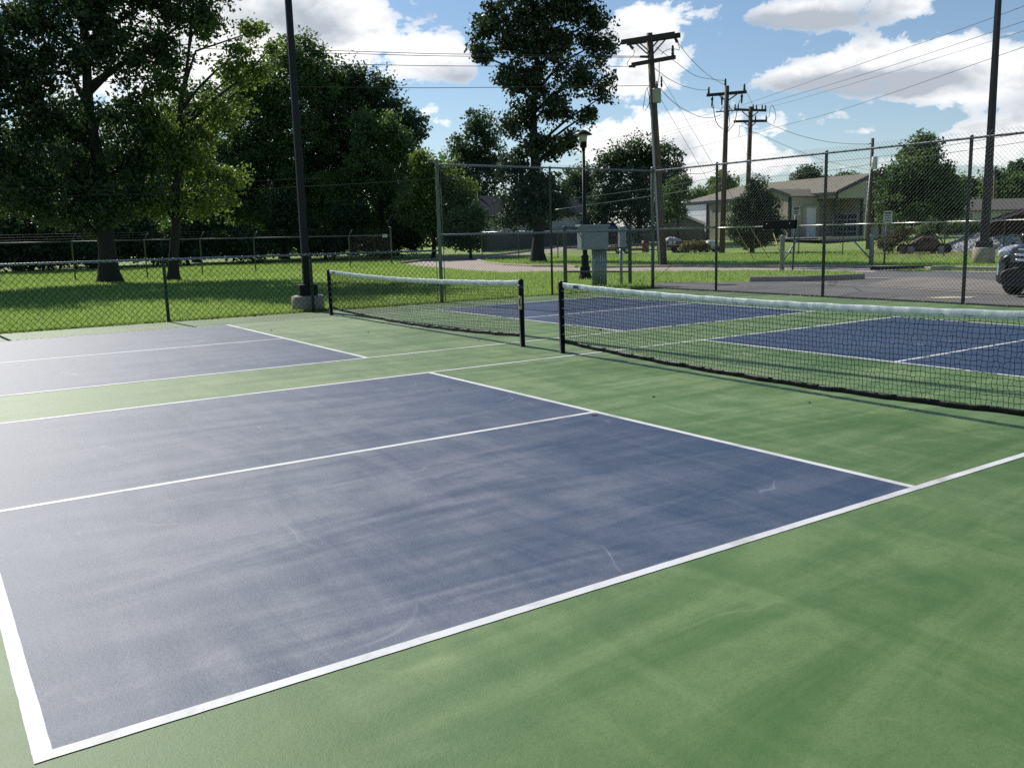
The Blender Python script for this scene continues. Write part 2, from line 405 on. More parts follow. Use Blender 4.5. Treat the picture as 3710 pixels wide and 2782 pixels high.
def sheet(name, poly, z, mat, sub=0):
    """flat ground sheet following the terrain"""
    tri = tessellate_polygon([[Vector((p[0], p[1], 0)) for p in poly]])
    me = bpy.data.meshes.new(name); me.from_pydata([(p[0], p[1], 0) for p in poly], [], [tuple(t) for t in tri])
    bm = bmesh.new(); bm.from_mesh(me)
    for _ in range(sub): bmesh.ops.subdivide_edges(bm, edges=[e for e in bm.edges if e.calc_length() > 2.0], cuts=1, use_grid_fill=False)
    bmesh.ops.triangulate(bm, faces=bm.faces)
    for v in bm.verts: v.co.z = terrain(v.co.x, v.co.y) + z
    bmesh.ops.recalc_face_normals(bm, faces=bm.faces)
    for f in bm.faces:
        if f.normal.z < 0: f.normal_flip()
    bm.to_mesh(me); bm.free(); me.materials.append(mat)
    o = bpy.data.objects.new(name, me); COL.objects.link(o); return struct(o)
def PG(pts): return [(G(u, v).x, G(u, v).y) for u, v in pts]

# ------------------------------------------------------------------ ground, court, roads
def build_ground():
    ax = sorted(set([-700, -400, -250, -160, -110, -80] + list(range(-60, 131, 4)) + [150, 190, 260, 400, 700]))
    vs = []; n = len(ax)
    for y in ax:
        for x in ax: vs.append((x, y, terrain(x, y)))
    fs = np.array([(j * n + i, j * n + i + 1, (j + 1) * n + i + 1, (j + 1) * n + i) for j in range(n - 1) for i in range(n - 1)])
    struct(np_mesh('ground', np.array(vs), fs, M['lawn'], smooth=True))
build_ground()

W = 6.096; LW = .0537; KX = 4.565; NX = 6.66; K2 = 8.814; N2 = 13.43; OY = W + 1.6264; W2 = 6.2375
FY = 15.50; FX = 16.42          # fence lines
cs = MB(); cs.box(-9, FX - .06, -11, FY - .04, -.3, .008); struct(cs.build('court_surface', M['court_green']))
def rect(mb, x0, x1, y0, y1, z): mb.add([(x0, y0, z), (x1, y0, z), (x1, y1, z), (x0, y1, z)], [(0, 1, 2, 3)])
bl = MB()
for (y0, w) in ((0, W), (OY, W2)):
    for (x0, x1) in ((LW * .5, KX - LW * .5), (K2 + LW * .5, N2 - LW * .5)):
        rect(bl, x0, x1, y0 + LW * .5, y0 + w - LW * .5, .0095)
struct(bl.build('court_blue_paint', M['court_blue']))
def painted(mb, x0, x1, y0, y1, z):
    lx = x1 - x0 > y1 - y0; L_ = max(x1 - x0, y1 - y0); n = max(2, int(L_ / .05)); a = RNG.normal(0, .0006, n + 1) + .0005 * np.sin(np.arange(n + 1) * .31); b = RNG.normal(0, .0006, n + 1); vs = []
    for k in range(n + 1):
        t_ = k / n
        if lx: vs += [(x0 + L_ * t_, y0 + a[k], z), (x0 + L_ * t_, y1 + b[k], z)]
        else: vs += [(x1 + a[k], y0 + L_ * t_, z), (x0 + b[k], y0 + L_ * t_, z)]
    mb.add(vs, [(2 * k, 2 * k + 2, 2 * k + 3, 2 * k + 1) for k in range(n)])
ln = MB()
for (y0, w) in ((0, W), (OY, W2)):
    y1 = y0 + w
    painted(ln, 0, N2, y0, y0 + LW, .011); painted(ln, 0, N2, y1 - LW, y1, .011)
    for x in (0, KX - LW, K2, N2 - LW): painted(ln, x, x + LW, y0 + LW, y1 - LW, .011)
    ym = y0 + w / 2
    painted(ln, LW, KX - LW, ym - LW / 2, ym + LW / 2, .011); painted(ln, K2 + LW, N2 - LW, ym - LW / 2, ym + LW / 2, .011)
struct(ln.build('court_lines', M['line_white']))
se = MB(); se.box(FX - .06, FX + .16, -11, FY + .1, -.2, .02); struct(se.build('court_edge', M['edge']))

LOT = [(FX + .16, -11)] + [(FX + .16, FY + .2)] + PG([(1420, 611.5), (1480, 610), (1566, 610), (1620, 608.8), (1660, 608.4), (1740, 608), (1864, 603.5), (1866, 594), (1848, 589), (1900, 585), (2016, 586), (2165, 588), (2330, 590)]) + [(34, -11)]
struct(sheet('parking_lot', LOT, .004, M['asphalt']))
ROAD = PG([(866, 571.5), (900, 575.5), (950, 580.5), (1013, 585), (1089, 590.5), (1146, 588.5), (1259, 586.8), (1303, 587), (1391, 588), (1490, 587.5), (1610, 585.5), (1700, 586), (1760, 586.5), (1833, 588), (1850, 591), (1890, 588), (1930, 584.5), (1985, 583), (2016, 583),
           (1975, 580.5), (1875, 580), (1820, 578.5), (1760, 578), (1700, 578.5), (1610, 579), (1490, 577.6), (1391, 578.4), (1303, 579.5), (1227, 577.5), (1152, 577), (1089, 573.8), (1050, 568.5), (1033.7, 563.7),
           (1076, 556), (1152, 551), (1200, 544.5), (1244, 540), (1303, 534.5), (1380, 531), (1450, 530), (1520, 530.5), (1520, 524), (1450, 522.5), (1380, 522.5), (1303, 524.5), (1244, 528), (1200, 534), (1152, 543), (1076, 552.4), (1013, 557), (950, 561.5), (905, 566)])
struct(sheet('road', ROAD, .012, M['road'], 3))
struct(sheet('worn_lot_patch', PG([(1870, 616.5), (1930, 602), (1990, 598.5), (2090, 601), (2165, 609), (2330, 622), (2330, 640), (2180, 633), (2062, 627), (1960, 622)]), .009, M['asphalt_pale']))
DRY = PG([(1850, 552), (1920, 548), (1990, 546.5), (2080, 545), (2165, 545), (2330, 544), (2330, 560), (2165, 558.5), (2080, 557.5), (1990, 557), (1900, 556.5), (1840, 556)])
struct(sheet('dry_ground', DRY, .010, M['dry']))
mk = MB()
def stripe(a, b, w, z=.014):
    a, b = Vector(a), Vector(b); d = (b - a).normalized(); p = Vector((-d.y, d.x, 0)) * w / 2
    mk.add([(q.x, q.y, z) for q in (a - p, b - p, b + p, a + p)], [(0, 1, 2, 3)])
stripe(G(1700, 610), G(1848, 618), .10); stripe(G(1848, 618), G(2340, 645.5), .12); stripe(G(1866, 602.5), G(1932, 600.5), .22); stripe(G(2016, 586.6), G(2330, 590.5), .45)
c0 = G(2055, 644)
mk.add([(c0.x + (1.0 + .12 * math.sin(5 * t + 1)) * (.26 * math.cos(t) * VF.x + .50 * math.sin(t) * VR.x), c0.y + (1.0 + .12 * math.sin(5 * t + 1)) * (.26 * math.cos(t) * VF.y + .50 * math.sin(t) * VR.y), .0145) for t in [2 * math.pi * k / 24 for k in range(24)]], [tuple(range(24))])
struct(mk.build('lot_markings', M['roadline']))

def kerb(name, pts, h=.15, w=.16, mat='kerbcon'):
    P = [G(u, v) for u, v in pts]; mb = MB(); rings = []
    for k, p in enumerate(P):
        d = (P[min(k + 1, len(P) - 1)] - P[max(k - 1, 0)]); d.z = 0; d.normalize(); n = Vector((-d.y, d.x, 0))
        z = p.z
        rings.append([p + n * a + Vector((0, 0, b)) for a, b in ((-w / 2, -.1), (w / 2, -.1), (w / 2, h * .85), (w / 2 - .03, h), (-w / 2 + .03, h), (-w / 2, h * .85))])
    mb.loft(rings, smooth=False); return struct(mb.build(name, M[mat]))
kerb('kerb', [(1620, 608.6), (1660, 608.2), (1740, 607.5), (1800, 605.6), (1864, 602.8)], .16)
kerb('kerb', [(2014, 584.6), (2090, 585.6), (2165, 586.8), (2340, 589)], .16)
kerb('kerb', [(1033, 563.6), (1050, 568.5), (1089, 573.6), (1152, 577), (1227, 577.4), (1245, 579)], .10)
kerb('kerb', [(866, 570.8), (905, 565.7), (950, 561.3), (1013, 556.6), (1076, 552), (1152, 542.6), (1200, 533.6)], .14)
kerb('kerb', [(1303, 579.5), (1391, 578.3), (1490, 577.5), (1610, 578.8), (1700, 578.3), (1760, 577.8), (1820, 578.2), (1875, 579.7), (1960, 580.2), (2014, 582.5)], .10)
kerb('mow_strip', [(-90, 660), (0, 654.5), (186, 645.5), (362, 637.5), (503, 630), (640, 625.5), (760, 623), (950, 621)], .015, .10)
rp = MB(); rp.beam(G(1880, 583.5) + Vector((0, 0, .06)), G(2014, 581.5) + Vector((0, 0, .06)), .18, .14); tag(rp.build('parking_stop', M['edge'], bevel=.02), 'long dark parking stop lying along the far edge of the parking lot', 'parking stop')

# ------------------------------------------------------------------ pickleball nets
def cord_mesh(y0, y1, zt, zb, name, parent, mat, pitch=.043, r=.0026):
    """square-knotted net: vertical and horizontal cords with slack"""
    ny = int(round((y1 - y0) / pitch)); nz = int(round((zt(0.5) - zb(0.5)) / pitch))
    Y = np.linspace(y0, y1, ny + 1); verts = []; faces = []; base = 0
    P = np.zeros((ny + 1, nz + 1, 3)); t = (Y - y0) / (y1 - y0)
    top = np.array([zt(a) for a in t]); bot = np.array([zb(a) for a in t])
    for j in range(nz + 1):
        a = j / nz; P[:, j, 1] = Y; P[:, j, 2] = bot + (top - bot) * a
    jit = RNG.normal(0, .0042, (ny + 1, nz + 1)); lean = .012 * np.sin(np.linspace(0, 9, ny + 1))[:, None] * np.sin(np.linspace(0, math.pi, nz + 1))[None, :]
    P[:, :, 1] += jit + lean; P[:, 1:-1, 2] += RNG.normal(0, .0035, (ny + 1, nz - 1)); P[:, :, 0] += RNG.normal(0, .003, (ny + 1, nz + 1))
    segs = []
    def seg_chain(pts, wob):
        n = len(pts); mids = (pts[1:] + pts[:-1]) / 2; mids = mids + wob * RNG.normal(0, .0030, mids.shape)
        out = np.empty((2 * n - 1, 3)); out[0::2] = pts; out[1::2] = mids; return out
    lines = [seg_chain(P[i], np.array([.5, 1.6, 0.2])) for i in range(ny + 1)] + [seg_chain(P[:, j], np.array([.5, .2, 1.3])) for j in range(nz + 1)]
    off3 = np.array([[1, 0, 0], [-.5, .6, .6], [-.5, -.6, -.6]]) * r
    off3h = np.array([[1, 0, 0], [-.5, .2, .85], [-.5, -.2, -.85]]) * r
    for k, l in enumerate(lines):
        o3 = np.array([[1, 0, 0], [-.5, .87, 0], [-.5, -.87, 0]]) * r if k <= ny else off3h
        n = len(l); v = (l[:, None, :] + o3[None]).reshape(-1, 3); verts.append(v)
        i = np.arange(n - 1)[:, None] * 3; j = np.arange(3)[None, :]
        f = np.stack([i + j, i + (j + 1) % 3, i + 3 + (j + 1) % 3, i + 3 + j], -1).reshape(-1, 4) + base; faces.append(f); base += len(v)
    return np_mesh(name, np.concatenate(verts), np.concatenate(faces), mat, parent, True)

def make_net(x, y0, y1, rz, label, near_plate):
    t = thing('pickleball_net', label, 'net', (x, (y0 + y1) / 2, 0), rz, 'pickleball nets'); h = (y1 - y0) / 2; a, b = -h, h
    def sag(u, e, m): return e + (m - e) * (1 - (2 * u - 1) ** 2)
    zt = lambda u: sag(u, .862, .803); zb = lambda u: sag(u, .185, .105)
    for sgn, yy in ((1, b), (-1, a)):
        p = MB(); p.lathe((0, yy, 0), [(.044, 0), (.044, .012), (.037, .014), (.037, .90), (.033, .918), (.018, .928), (.001, .931)], 18)
        po = p.build('post', M['black'], t)
        q = MB(); q.tube([(0, yy - sgn * .048, .16), (0, yy - sgn * .048, .86)], .008, 6); q.build('lacing_rod', M['black'], po)
        hk = MB()
        for k in range(6): hk.box(-.014, .006, yy - sgn * .048 - .012, yy - sgn * .048 + .012, .25 + k * .11, .265 + k * .11)
        build_each(hk, 'lacing_hook', M['galv'], po)
    if near_plate:   # tensioning winch and maker's label on the near post
        w = MB(); w.box(-.045, -.02, a - .045, a + .02, .52, .70); wo = w.build('winch_plate', M['plaque'], t, bevel=.004)
        hnd = MB(); hnd.tube([(-.05, a - .05, .66), (-.065, a - .055, .67), (-.068, a - .055, .60), (-.05, a - .05, .57)], .007, 6); hnd.build('winch_handle', M['black'], wo)
        lb = MB(); lb.lathe((0, a, .80), [(.0385, 0), (.0385, .055)], 18); lb.build('post_label', M['navy'], t)
    cord_mesh(a + .06, b - .06, zt, zb, 'mesh', t, M['cord'])
    # white head band: an inverted trough with puckers, stitched along its lower edge
    n = 340; prof = [(-.004, -.068), (-.008, -.038), (-.0075, -.008), (-.003, .004), (.003, .004), (.0075, -.008), (.008, -.038), (.004, -.068)]
    rings = []; ph = RNG.random(4) * 6
    for k in range(n + 1):
        u = k / n; yy = a + .035 + (b - a - .07) * u; z = zt(u) + .045
        pk = .005 * math.sin(u * 150 + ph[0]) * math.sin(u * 37 + ph[1]) + .003 * math.sin(u * 310 + ph[2]) * math.sin(u * 61 + ph[3])
        ring = []
        for j, (px, pz) in enumerate(prof):
            s = 1 if px > 0 else -1
            wv = pk * (1.0 if pz < 0 else .3) + RNG.normal(0, .0008)
            ring.append((px + wv, yy, z + pz + .002 * math.sin(u * 90 + ph[3]) + (RNG.normal(0, .0015) if pz < -.06 else 0)))
        rings.append(ring)
    tp = MB(); tp.loft(rings); tpo = tp.build('top_tape', M['tape'], t)
    st = MB()
    for yy in ([b - .33, a + .33] if not near_plate else [b - .30]): st.box(-.0145, -.0125, yy - .055, yy + .055, zt(.5) + .045, zt(.5) + .082)
    build_each(st, 'tape_label', M['navy'], tpo)
    # black vinyl foot band, wrinkled
    rings = []
    for k in range(221):
        u = k / 220; yy = a + .05 + (b - a - .10) * u; z = zb(u); wv = .006 * math.sin(u * 120 + ph[1]) * math.sin(u * 23 + ph[2]) + .003 * math.sin(u * 260 + ph[0]) * math.sin(u * 51)
        rings.append([(px + wv, yy, z + pz + .003 * math.sin(u * 60)) for px, pz in ((-.004, .000), (-.007, -.014), (-.006, -.036), (-.002, -.050), (.002, -.050), (.006, -.036), (.007, -.014), (.004, .000))])
    bt = MB(); bt.loft(rings); bt.build('bottom_tape', M['black_vinyl'], t)
    return t
make_net(6.56, -.30, 6.36, R(-1.05), 'nearer pickleball net with a bright white tape, black post beside the gap between courts', False)
make_net(6.69, 7.30, 14.42, R(-.9), 'farther pickleball net with worn grey white tape and a brass plate on its post', True)

# ------------------------------------------------------------------ chain link fences
def chain_mesh(name, p0, p1, z0, z1, parent, mat, pitch=.072, r=.0022, origin=Vector((0, 0, 0))):
    """woven diamond mesh in the vertical plane p0-p1, cut wire ends proud of the top"""
    p0, p1 = Vector(p0) - origin, Vector(p1) - origin; d = (p1 - p0); d.z = 0; L = d.length; d.normalize(); nrm = Vector((-d.y, d.x, 0)); h = z1 - z0
    half = pitch / 2; nz = int(round(h / half)); hz = h / nz
    lines = []
    nx = int(L / half)
    for fam in (1, -1):
        for k in range(-nz, nx + nz + 1):
            if k % 2: continue
            m = np.arange(nz + 1); x = (k + fam * m) * half
            ok = (x >= -1e-6) & (x <= L + 1e-6)
            if ok.sum() < 2: continue
            m = m[ok]; x = x[ok]; off = r * 1.1 * np.where((m % 2) == 0, 1, -1) * fam
            z = z0 + m * hz
            lines.append(np.stack([p0.x + d.x * x + nrm.x * off, p0.y + d.y * x + nrm.y * off, z], -1))
    verts = []; faces = []; base = 0
    o3 = np.array([[nrm.x, nrm.y, 0], [-.5 * nrm.x + .6 * d.x, -.5 * nrm.y + .6 * d.y, .6], [-.5 * nrm.x - .6 * d.x, -.5 * nrm.y - .6 * d.y, -.6]]) * r
    o3b = o3 * np.array([1, 1, -1])
    for li, l in enumerate(lines):
        rising = (l[1, 0] - l[0, 0]) * d.x + (l[1, 1] - l[0, 1]) * d.y > 0
        v = (l[:, None, :] + (o3b if rising else o3)[None]).reshape(-1, 3); verts.append(v); n = len(l)
        i = np.arange(n - 1)[:, None] * 3; j = np.arange(3)[None, :]
        faces.append(np.stack([i + j, i + (j + 1) % 3, i + 3 + (j + 1) % 3, i + 3 + j], -1).reshape(-1, 4) + base); base += len(v)
    return np_mesh(name, np.concatenate(verts), np.concatenate(faces), mat, parent, True)
def post_mb(x, y, h, r, n=14):
    return MB().lathe((x, y, 0), [(r, -.05), (r, h - .03), (r * 1.15, h - .028), (r * 1.12, h - .005), (r * .7, h + .018), (.002, h + .024)], n)
def ties(mb, p0, p1, z, r, step=.33):
    p0, p1 = Vector(p0), Vector(p1); L = (p1 - p0).length; d = (p1 - p0).normalized(); k = .15
    while k < L:
        c = p0 + d * k + Vector((0, 0, z)); mb.tube([c - d * .008, c + d * .008], r, 8); k += step

# low fence on the left
CX = 9.885
lf = thing('low_chain_link_fence', 'low dark chain link fence with a pale top rail between court and shaded lawn', 'fence', (3.0, FY, 0))
o0 = Vector((3.0, FY, 0))
LX0 = -5.0
for x in (-4.95, -1.98, .98, 3.88, 6.80):
    post_mb(x - 3.0, .03, 1.225, .031).build('post', M['galv_dark'], lf)
ra = MB(); ra.tube([(LX0 - 3, .02, 1.205), (CX - 3.04, .02, 1.205)], .022, 10); ties(ra, (LX0 - 3, .02, 0), (CX - 3.1, .02, 0), 1.205, .0255); ra.build('top_rail', M['galv'], lf)
tw = MB(); tw.tube([(LX0 - 3, -.012, .045), (CX - 3.04, -.012, .045)], .0022, 5); tw.build('tension_wire', M['wire_black'], lf)
chain_mesh('mesh', (LX0, FY - .005, 0), (CX - .05, FY - .005, 0), .015, 1.25, lf, M['wire_black'], pitch=.116, origin=Vector((3, FY, 0)), r=.0042)
tb = MB(); tb.tube([(CX - 3.10, 0, .05), (CX - 3.10, 0, 1.22)], .008, 6); tb.build('tension_bar', M['galv_dark'], lf)

# tall fence across the end of the courts
tf = thing('tall_chain_link_fence', 'tall chain link fence with a mid rail standing behind the two nets', 'fence', (CX, FY, 0))
H = 3.15; e1 = FX - CX
for x, r_, h_, m_ in ((0, .042, H + .09, 'galv'), (3.15, .028, H, 'galv_dark'), (e1, .045, H + .06, 'galv')):
    post_mb(x, 0, h_, r_).build('post', M[m_], tf)
for nm, z in (('top_rail', H - .02), ('mid_rail', 1.56)):
    q = MB(); q.tube([(.04, 0, z), (e1 - .045, 0, z)], .022, 10); ties(q, (.04, 0, 0), (e1, 0, 0), z, .0255, .3); ro = q.build(nm, M['galv'], tf)
chain_mesh('mesh', (CX + .06, FY - .03, 0), (FX - .05, FY - .03, 0), .02, H + .06, tf, M['wire'], origin=Vector((CX, FY, 0)), r=.0023)
for x0 in (.075, e1 - .075):
    tb = MB(); tb.tube([(x0, -.03, .05), (x0, -.03, H)], .009, 6); tb.build('tension_bar', M['galv_dark'], tf)
cl = MB()
for z in (.35, .8, 1.5, 1.65, 2.1, 2.6, 3.05):
    for x, rr in ((0, .046), (e1, .049)):
        cl.tube([(x, 0, z - .012), (x, 0, z + .012)], rr, 12); cl.beam((x, -.02, z), (x + (.08 if x == 0 else -.08), -.03, z), .012, .02)
build_each(cl, 'brace_band', M['galv_dark'], tf)

# tall fence along the parking lot
rf = thing('tall_chain_link_fence', 'tall chain link fence running along the parking lot on the court side', 'fence', (FX, FY, 0))
YE = -6.0
for y, r_ in ((13.16, .033), (9.91, .034), (6.63, .034), (3.4, .034), (.15, .034), (-3.1, .034)):
    post_mb(.02, y - FY, H + .01, r_).build('post', M['galv_dark'], rf)
q = MB(); q.tube([(0, -.05, H - .03), (0, YE - FY, H - .03)], .0225, 10); ties(q, (0, -.05, 0), (0, YE - FY, 0), H - .03, .026, .28); ro = q.build('top_rail', M['galv_dark'], rf)
q = MB(); q.tube([(0, -.05, 1.60), (0, 13.16 - FY + .03, 1.60)], .021, 10); q.build('mid_rail', M['galv'], rf)
q = MB(); q.tube([(-.02, -.07, .22), (-.02, 13.16 - FY + .05, 1.57)], .006, 6); q.build('truss_rod', M['galv_dark'], rf)
q = MB(); q.tube([(-.03, -.05, .05), (-.03, YE - FY, .05)], .0025, 5); q.build('tension_wire', M['wire'], rf)
chain_mesh('mesh', (FX - .03, FY - .06, 0), (FX - .03, YE, 0), .03, H + .085, rf, M['wire'], pitch=.084, origin=Vector((FX, FY, 0)), r=.0023)

# black paddle rack hung on the tall fence
def on_x(u, v, x):
    d = ray(u, v); return CAM + d * ((x - CAM.x) / d.x)
y0, y1 = on_x(1649, 485, FX - .1).y, on_x(1719, 485, FX - .1).y
pk = thing('paddle_rack', 'long black panel bolted high on the tall fence by the parking lot', 'paddle rack', (FX - .1, (y0 + y1) / 2, 0))
z0, z1 = on_x(1684, 495, FX - .1).z, on_x(1684, 476, FX - .1).z; hl = (y0 - y1) / 2
q = MB(); q.box(-.03, .05, -hl, hl, z0, z1); q.build('panel', M['cord'], pk, bevel=.01)
q = MB()
for yy in (-hl * .68, hl * .72): q.lathe((-.033, yy, (z0 + z1) / 2 + .02), [(.002, 0), (.014, .002), (.014, .006)], 10, 'x')
build_each(q, 'bolt', M['galv'], pk)
q = MB()
for yy in (-.1, .18, .45): q.box(-.025, .0, yy - .02, yy + .02, z0 - .012, z0)
build_each(q, 'clip', M['offwhite'], pk)

# barbed wire fences beyond the lawn and beyond the lot
def barbed_fence(label, pts, h, arm_dir, corner_end=True, wallmat='wire_black', railmat='galv_dark', posth=None, brail=.021):
    P = [Vector((p.x, p.y, 0)) for p in pts]; o = P[0].copy()
    t = thing('barbed_wire_fence', label, 'fence', o)
    for k, p in enumerate(P):
        q = p - o; zz = terrain(p.x, p.y)
        last = corner_end and k == len(P) - 1
        post_mb(q.x, q.y, h + (.45 if last else 0), .045 if last else .03, 10).build('post', M['galv_dark'], t)
        if not last:
            a = MB(); a.tube([q + Vector((0, 0, h)), q + arm_dir * .22 + Vector((0, 0, h + .33))], .013, 6); a.build('barb_arm', M['galv_dark'], t)
    ra = MB()
    for a, b in zip(P[:-1], P[1:]): ra.tube([a - o + Vector((0, 0, h)), b - o + Vector((0, 0, h))], brail, 8)
    ra.build('top_rail', M[railmat], t)
    bw = MB()
    for k in range(3):
        f = (k + 1) / 3
        bw.tube([p - o + arm_dir * .22 * f + Vector((0, 0, h + .33 * f)) for p in P], .004, 4)
    bw.build('barbed_wire', M['wire_black'], t)
    for a, b in zip(P[:-1], P[1:]): chain_mesh('mesh', a, b, .03, h + .02, t, M[wallmat], pitch=.11, r=.0024, origin=o)
    return t
lfpts = [G(-160, 617), G(0, 611.5), G(163.5, 606.8), G(319, 601.7), G(438, 594.5), G(553, 588), G(757, 579), G(847, 572)]
barbed_fence('barbed wire chain link fence running under the big shade trees', lfpts, 1.66, VR * 1.0)
rfp = [Vector((42.9, 44.8, 0)), Vector((42.8, 40.5, 0)), Vector((42.4, 35.1, 0)), Vector((41.9, 31.3, 0)), Vector((41.5, 28.0, 0)), Vector((41.2, 25.0, 0)), Vector((41.0, 21.8, 0)), Vector((40.8, 18.8, 0)), Vector((40.5, 15.5, 0)), Vector((40.3, 12.4, 0))]
barbed_fence('barbed wire chain link fence with a shiny rail beyond the parking lot', rfp, 1.68, -VR, False, railmat='cable_bright', brail=.03)
sf = thing('chain_link_fence', 'thin chain link fence around the big oak beyond the pale road', 'fence', G(1042, 563.7))
fp = [G(1042, 563.7), G(1121, 563), G(1205.5, 561), G(1300, 556), G(1413, 548.5)]; o = fp[0].copy()
for p in fp: post_mb(p.x - o.x, p.y - o.y, 1.75, .03, 8).build('post', M['galv_dark'], sf)
q = MB()
for a, b in zip(fp[:-1], fp[1:]): q.tube([Vector((a.x - o.x, a.y - o.y, 1.72)), Vector((b.x - o.x, b.y - o.y, 1.72))], .024, 6)
q.build('top_rail', M['cable_bright'], sf)
for a, b in zip(fp[:-1], fp[1:]): chain_mesh('mesh', a, b, .05, 1.72, sf, M['wire'], pitch=.11, r=.002, origin=o)
sg = MB(); c = G(838, 572.6); c = PT(831, 509.5, horiz(G(836, 573)) - .1)
sg.beam(c - VR * .13, c + VR * .13, .012, .17); sgo = sg.build('fence_sign', M['white'])
tag(sgo, 'small white notice sign on the corner of the barbed wire fence', 'sign')
q = MB()
for k in range(3): q.beam(c - VF * .009 - VR * (.03 if k else .08) + Vector((0, 0, .04 - .04 * k)), c - VF * .009 + VR * .08 + Vector((0, 0, .04 - .04 * k)), .002, .016)
qo = q.build('sign_text', M['darkplastic'], sgo)

# ------------------------------------------------------------------ light poles
def light_pole(name_label, P, foot_r, foot_h, sq, lean, top, rz, base=.2, square_foot=False):
    t = thing('light_pole', name_label, 'light pole', P, rz, 'court light poles')
    f = MB()
    f.lathe((0, 0, 0), [(foot_r, -.1), (foot_r, foot_h - .03), (foot_r - .03, foot_h), (.01, foot_h)], 28); f.build('footing', M['concrete'], t)
    b = MB(); b.box(-base, base, -base, base, foot_h, foot_h + .24); b.build('base_cover', M['bronze'], t, bevel=.012)
    p = MB(); v = Vector(lean)
    p.beam((0, 0, foot_h + .24), Vector((0, 0, foot_h + .24)) + Vector((v.x, v.y, 1)) * top, sq, sq, (0, 1, 0), sq * .62, sq * .62); p.build('pole', M['bronze'], t, bevel=.01)
    hh = MB(); hh.box(sq / 2, sq / 2 + .004, -.05, .05, foot_h + .45, foot_h + .65); hh.build('hand_hole_cover', M['bronze'], t)
    a = MB(); tp = Vector((0, 0, foot_h + .24)) + Vector((v.x, v.y, 1)) * top
    a.beam(tp + Vector((-.9, 0, 0)), tp + Vector((.9, 0, 0)), .09, .09); ao = a.build('cross_arm', M['bronze'], t)
    for sx in (-1, 1):
        l = MB(); l.box(tp.x + sx * .75 - .25, tp.x + sx * .75 + .25, tp.y - .35, tp.y + .35, tp.z + .03, tp.z + .16); l.build('floodlight', M['bronze'], ao, bevel=.02)
    return t
PL = Vector((6.86, 15.98, 0)); 
light_pole('dark square light pole on a concrete footing just behind the low fence', PL, .345, .33, .150, (0.0, 0.0), 14.6, R(-10), .19)
PR = G(2124, 570.5); PR.z = 0
light_pole('dark light pole on a tall round concrete footing beyond the parking lot', PR, .40, .64, .25, (0, 0), 10.0, R(-8), .22)

# ------------------------------------------------------------------ lamp post
LP = G(1264.5, 604)
t = thing('lamp_post', 'black lantern lamp post with a wide hat and fluted base, beside the grey cabinet', 'lamp post', LP)
zt = ZAT(1265.8, 280, LP)
q = MB(); q.lathe((0, 0, 0), [(.22, -.05), (.22, .10), (.19, .14), (.16, .34), (.185, .37), (.13, .45), (.115, .72), (.135, .76), (.085, .82), (.07, 1.3), (.050, zt - .66)], 20); q.build('pole', M['black'], t)
q = MB(); q.lathe((0, 0, zt), [(.050, -.68), (.062, -.67), (.062, -.59), (.105, -.575), (.118, -.40), (.11, -.395)], 20); q.build('lamp_holder', M['black'], t)
q = MB(); q.lathe((0, 0, zt), [(.108, -.395), (.142, -.16), (.135, -.155)], 22); q.build('lamp_globe', M['lampglass'], t)
q = MB(); q.lathe((0, 0, zt), [(.14, -.165), (.295, -.175), (.30, -.16), (.20, -.085), (.10, -.03), (.025, -.008), (.002, 0)], 26); q.build('lamp_hat', M['bronze'], t)

# ------------------------------------------------------------------ electrical cabinet rack
CB = G(1300, 617.5); CB.z = 0
t = thing('electrical_cabinet', 'big grey electrical cabinet on a post rack with conduits behind the tall fence', 'cabinet', CB)
s0 = horiz(CB)
def loc(u, v): # point in the rack's plane
    n = Vector((-.25, -.97, 0)).normalized(); d = ray(u, v); k = (CB - CAM).dot(n) / d.dot(n); return CAM + d * k - CB
n_rack = Vector((-.25, -.97, 0)).normalized(); r_rack = Vector((.97, -.25, 0)).normalized()
for u, vt in ((1221.5, 492), (1361, 487)):
    a = loc(u, 600); zt = loc(u, vt).z
    p = MB(); p.lathe((a.x, a.y, 0), [(.055, -.05), (.055, zt), (.06, zt + .005), (.06, zt + .04), (.01, zt + .055)], 12); p.build('post', M['galv_dark'], t)
def rack_box(u0, u1, v0, v1, dep, name, mat, parent, fwd=.0, bev=.012):
    a, b = loc(u0, v0), loc(u1, v1); c = (a + b) / 2 + n_rack * (fwd + dep / 2)
    w = (Vector((b.x, b.y, 0)) - Vector((a.x, a.y, 0))).length
    q = MB(); q.beam(c - r_rack * w / 2, c + r_rack * w / 2, dep, abs(a.z - b.z)); return q.build(name, M[mat], parent, bevel=bev)
bx = rack_box(1245, 1303, 490, 538, .32, 'cabinet_box', 'greybox', t, .04)
rack_box(1241.5, 1305.5, 486.5, 490, .38, 'cabinet_lid', 'greybox', bx, .03)
rack_box(1249, 1299, 496, 534, .012, 'cabinet_door', 'greybox', bx, .362, .003)
rack_box(1333, 1346.5, 490, 534, .16, 'meter_box', 'greybox', t, .04)
for v in (492, 536, 587):
    a, b = loc(1221.5, v), loc(1361, v); q = MB(); q.beam(a + n_rack * .0 , b, .045, .045); q.build('rack_rail', M['galv_dark'], t)
for k in range(7):
    u = 1275 + k * 4.6; a = loc(u, 600) + n_rack * .2
    q = MB(); q.tube([(a.x, a.y, -.05), (a.x, a.y, loc(u, 538.5).z)], .031, 10); q.build('conduit', M['galv'], t)
a = loc(1338.8, 600) + n_rack * .1; q = MB(); q.tube([(a.x, a.y, -.05), (a.x, a.y, loc(1338.8, 534).z)], .045, 10); q.build('conduit', M['galv'], t)

